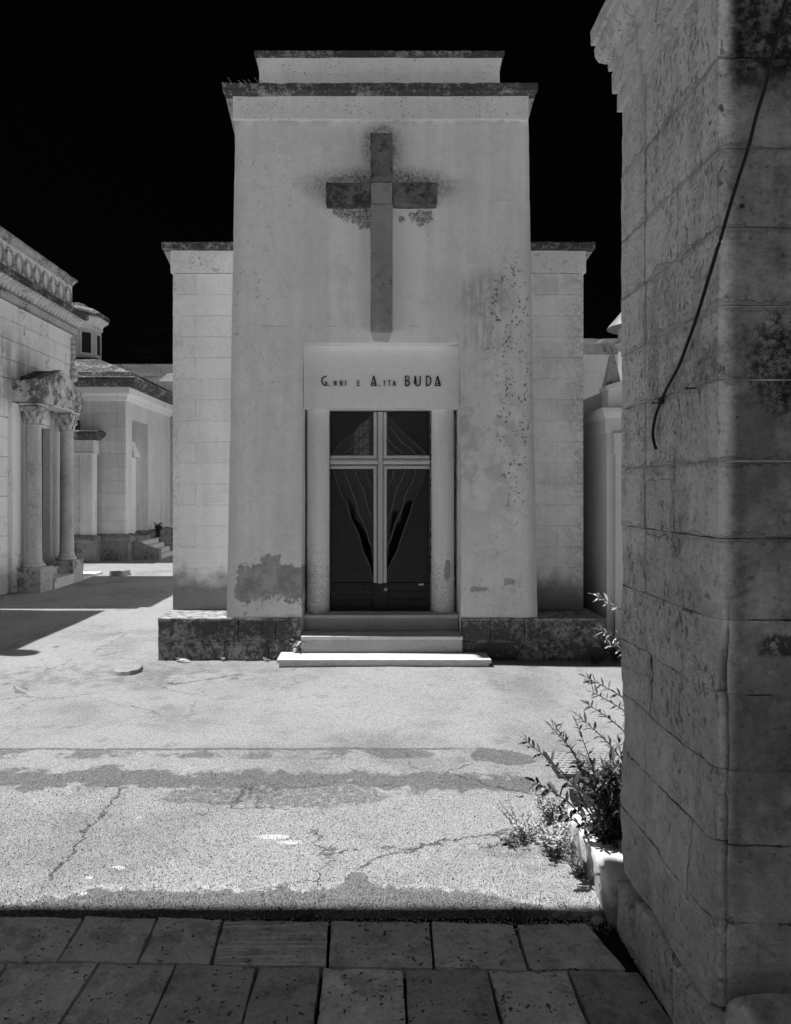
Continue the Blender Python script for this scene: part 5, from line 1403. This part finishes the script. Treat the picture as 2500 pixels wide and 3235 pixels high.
# shrub behind the kerb
shrub = thing('oleander_shrub', 'loose narrow leaved shrub leaning out over the white kerb', 'shrub', (1.02, 3.0, 0))
lf = [leaf_mesh(.048, .0062, .35, .12, M['leaf']), leaf_mesh(.040, .0065, .3, .25, M['leaf']), leaf_mesh(.058, .0095, .3, .1, M['leaf_dark']), leaf_mesh(.038, .008, .4, .3, M['leaf_dark']), leaf_mesh(.055, .0075, .3, .2, M['leaf_pale'])]  # dark and pale copies paint shaded and sunlit leaves of the shrub
stems = []   # (tip u, v, Y), base
def stem_to(tu, tv, tY, base, bend=.05, lk=0, n=13, start=.35):
    tip = P(tu, tv, tY); base = Vector(base); mid = base.lerp(tip, .5) + Vector((0, 0, bend))
    pts = smooth_path([base, mid, tip], 6); stems.append((pts, lk, n, start))
b0 = (1.06, 2.98, .05)
stem_to(1656, 2335, 2.95, b0, .06, 0, 18); stem_to(1755, 2292, 3.0, b0, .05, 0, 16); stem_to(1822, 2285, 3.1, b0, .04, 0, 14)
stem_to(1828, 2262, 3.2, (1.24, 3.12, .25), .03, 0, 18, .3); stem_to(1857, 2225, 3.25, (1.30, 3.2, .35), .03, 0, 16, .3)
stem_to(1853, 2140, 3.35, (1.40, 3.3, .45), .03, 0, 18, .35); stem_to(1871, 2185, 3.3, (1.38, 3.25, .42), .02, 0, 14, .35)
stem_to(1882, 1882, 3.4, (1.75, 3.4, .7), .02, 4, 16, .5); stem_to(1897, 1992, 3.35, (1.75, 3.4, .6), .02, 4, 14, .5); stem_to(1925, 2035, 3.3, (1.7, 3.3, .5), .02, 4, 12, .5)
stem_to(1692, 2472, 2.78, (1.0, 2.9, .08), .05, 2, 20, .2); stem_to(1745, 2300, 3.05, b0, .09, 0, 14)
stem_to(1760, 2560, 2.82, (1.0, 2.92, .05), .03, 3, 14, .2); stem_to(1815, 2480, 2.8, (1.0, 2.9, .05), .02, 2, 14, .2)
stem_to(1870, 2420, 2.8, (1.02, 2.95, .05), .02, 2, 14, .2); stem_to(1930, 2400, 2.8, (1.02, 2.95, .05), .02, 2, 14, .2)
for k in range(30):
    stem_to(random.uniform(1850, 1990), random.uniform(2440, 2680), random.uniform(2.74, 2.95), (1.0 + random.uniform(-.03, .06), 2.85 + random.uniform(-.05, .15), .1), .01, random.choice((2, 2, 3, 0)), 14, .15)
for k in range(20):
    stem_to(random.uniform(1780, 1960), random.uniform(2330, 2480), random.uniform(2.9, 3.2), (1.05 + random.uniform(-.03, .1), 3.0 + random.uniform(-.05, .15), .1), .02, random.choice((0, 0, 1)), 14, .3)
count = 0; bmr = bmesh.new(); bmr.verts.ensure_lookup_table()
bmd = bmesh.new()
for pts, lk, n, start in stems:
    bm = bmesh.new(); tube_to(bm, pts, [.0045 * (1 - .75 * i / len(pts)) for i in range(len(pts))], 5)
    out('stem', bm, M['twig'], shrub, smooth=True)
    n = int(n * 1.5)
    for k in range(n):
        t = start + (1 - start) * (k / (n - 1)) ** .8; f = t * (len(pts) - 1); i = min(int(f), len(pts) - 2)
        p = pts[i].lerp(pts[i + 1], f - i); d = (pts[i + 1] - pts[i]).normalized()
        a = k * 2.4 + random.uniform(-.4, .4); side = d.cross(Vector((0, 0, 1))).normalized(); up2 = side.cross(d)
        ld = d * random.uniform(.35, .9) + (side * math.cos(a) + up2 * math.sin(a)) * random.uniform(.6, 1.0)
        if k == n - 1: ld = d
        m4 = orient(p, ld, random.uniform(-.8, .8), random.uniform(.65, 1.15))
        me = lf[lk] if lk == 4 or random.random() < .75 else lf[(lk + 1) % 4]
        if count < 290:
            o = bpy.data.objects.new('leaf', me); col.objects.link(o); o.parent = shrub
            o.matrix_local = Matrix.Translation(-shrub.location) @ m4; count += 1
        else: leaf_verts(bmd if me.materials[0] == M['leaf_dark'] else bmr, m4, me)
for b_, mt in ((bmr, M['leaf']), (bmd, M['leaf_dark'])):
    me = bpy.data.meshes.new('foliage'); b_.to_mesh(me); b_.free(); o = link('foliage', me, mt, shrub); o['kind'] = 'stuff'

def weed(cx, cy, h, n, lbl, mat, spread=.6, leafL=.02, z=0., name='weed', cat='weed', k_l=8):
    bm = bmesh.new(); bl = bmesh.new(); lm = leaf_mesh(leafL, leafL * .24, .3, .3)
    for i in range(n):
        a = random.uniform(0, 6.283); d = Vector((math.cos(a) * spread, math.sin(a) * spread, 1)) * h * random.uniform(.5, 1)
        b = Vector((cx + random.uniform(-.2, .2) * h, cy + random.uniform(-.2, .2) * h, z)); pts = smooth_path([b, b + d * .5 + Vector((0, 0, h * .1)), b + d], 3)
        tube_to(bm, pts, .0012, 4)
        for k in range(k_l):
            p = pts[random.randint(1, len(pts) - 1)]; q = Vector((random.uniform(-1, 1), random.uniform(-1, 1), random.uniform(-.1, .8)))
            leaf_verts(bl, orient(p, q, random.uniform(-1, 1), random.uniform(.6, 1.3)), lm)
    w_ = thing(name, lbl, cat, (cx, cy, z))
    out('stems', bm, M['twig'], w_)
    me = bpy.data.meshes.new('foliage'); bl.to_mesh(me); bl.free(); o = link('foliage', me, mat, w_); o['kind'] = 'stuff'
    bpy.data.meshes.remove(lm); return w_
weed(.80, 3.02, .14, 60, 'dry pale weeds at the foot of the kerb below the shrub', M['leaf_pale'], .7, .018)
weed(.86, 2.86, .09, 30, 'low green weed between kerb and asphalt, nearest to the camera', M['leaf'], .6, .018)
weed(.70, 3.16, .15, 34, 'thin straggly weed at the outer edge of the weed patch', M['leaf_pale'], .8, .016)
weed(.86, 3.32, .14, 40, 'pale weed tuft beside the far end of the kerb', M['leaf_pale'], .6, .02)
weed(.62, 3.12, .05, 20, 'small flat weed on the asphalt left of the kerb weeds', M['leaf'], 1.2, .014)
weed(.93, 2.68, .10, 10, 'weed hanging on the sunlit side of the near kerb stone', M['leaf'], .4, .02, .02)
weed(2.30, 6.42, .20, 20, 'dark leafy weed at the right end of the main tomb plinth', M['leaf_dark'], .6, .045)
weed(2.08, 6.36, .10, 8, 'small dark weed in front of the right end of the plinth', M['leaf_dark'], .8, .035)
def ux(u, Y=6.45): return (u - CU) / F * Y
weed(ux(565), 6.44, .055, 8, 'bright little weed nearest the left corner of the plinth', M['leaf_pale'], .7, .014)
weed(ux(705), 6.45, .05, 6, 'bright little weed at the plinth foot left of the marble step, middle one', M['leaf_pale'], .7, .014)
weed(ux(778), 6.455, .07, 3, 'thin upright weed at the plinth foot near the marble step', M['leaf_pale'], .3, .014)
weed(ux(845), 6.45, .045, 6, 'forked weed beside the left end of the marble step', M['leaf_pale'], .9, .018)
weed(-.72, 6.455, .12, 7, 'spiky weed rooted behind the left end of the lowest marble step', M['leaf_pale'], .45, .05, .085)
# fallen leaf at the plinth
lm = leaf_mesh(.13, .018, .4, .5, M['leaf_pale'], 'dry_leaf')
o = bpy.data.objects.new('dry_leaf', lm); col.objects.link(o); o.matrix_world = orient(Vector((ux(565), 6.40, .02)), (1, -.1, .35), .3); mark(o, 'curled dry leaf lying at the left foot of the plinth', 'leaf')
# grass on the cornice
def grass(cx, cy, z, h, n, lbl, mat=M['leaf_pale']):
    bm = bmesh.new()
    for i in range(n):
        b = Vector((cx + random.uniform(-.12, .12), cy + random.uniform(-.05, .05), z)); a = random.uniform(-.5, .1); hh = h * random.uniform(.5, 1)
        tube_to(bm, smooth_path([b, b + Vector((a * .2, 0, .6)) * hh, b + Vector((a, random.uniform(-.2, .2), 1)) * hh], 3), .0012, 4)
    o = out('grass_tuft', bm, mat, None); mark(o, lbl, 'grass'); return o
grass(-1.26, 6.7, 5.488, .17, 14, 'dry grass tuft on the left end of the main tomb cornice')
grass(-1.05, 6.62, 5.488, .13, 8, 'dry grass blades in front of the attic on the left')
# tufts in the gutter
for u_, lb in ((880, 'dark grass tuft in the gutter above the striped slab'), (980, 'dark grass tuft in the gutter at the striped slab right end'), (1640, 'dark grass tuft in the gutter near the kerb')):
    x_ = (u_ - CU) / F * 2.6
    weed(x_, 2.60, .035, 12, lb, M['leaf_dark'], .9, .016, -.03, 'grass_tuft', 'grass')
# gutter grit and slab debris: uncountable
def grit(name, n, fx, fy, z, smin, smax, mat, lbl):
    bm = bmesh.new()
    for _ in range(n):
        x_, y_ = fx(), fy(); s = random.uniform(smin, smax); zz = z + (gh(x_, y_) if y_ > 2.66 else 0)
        vs = [bm.verts.new((x_ + s * a * random.uniform(.6, 1.2), y_ + s * b * random.uniform(.6, 1.2), zz + s * c * random.uniform(.6, 1.2))) for a, b, c in ((1, 0, .2), (-.5, .9, .2), (-.5, -.9, .2), (0, 0, 1), (0, 0, -.6))]
        for f in ((0, 1, 3), (1, 2, 3), (2, 0, 3), (1, 0, 4), (2, 1, 4), (0, 2, 4)): bm.faces.new([vs[q] for q in f])
    me = bpy.data.meshes.new(name); bm.to_mesh(me); bm.free(); o = link(name, me, mat); mark(o, lbl, kind='stuff'); return o
grit('gutter_grit', 2600, lambda: random.uniform(-1.9, .95), lambda: random.gauss(2.60, .022), -.038, .0015, .005, M['slab'], 'loose grit and crumbs in the dark gutter between pavement and asphalt')
grit('asphalt_crumbs', 7000, lambda: random.uniform(-2.0, .88), lambda: 2.63 + 1.3 * random.random() ** 1.5, .001, .0015, .0045, M['kerb'], 'loose pale chippings on the near asphalt')
grit('asphalt_grit', 2500, lambda: random.uniform(-2.0, .9), lambda: 2.63 + 1.3 * random.random() ** 1.4, .0005, .0015, .0045, M['soil'], 'dark crumbs of tar on the near asphalt')
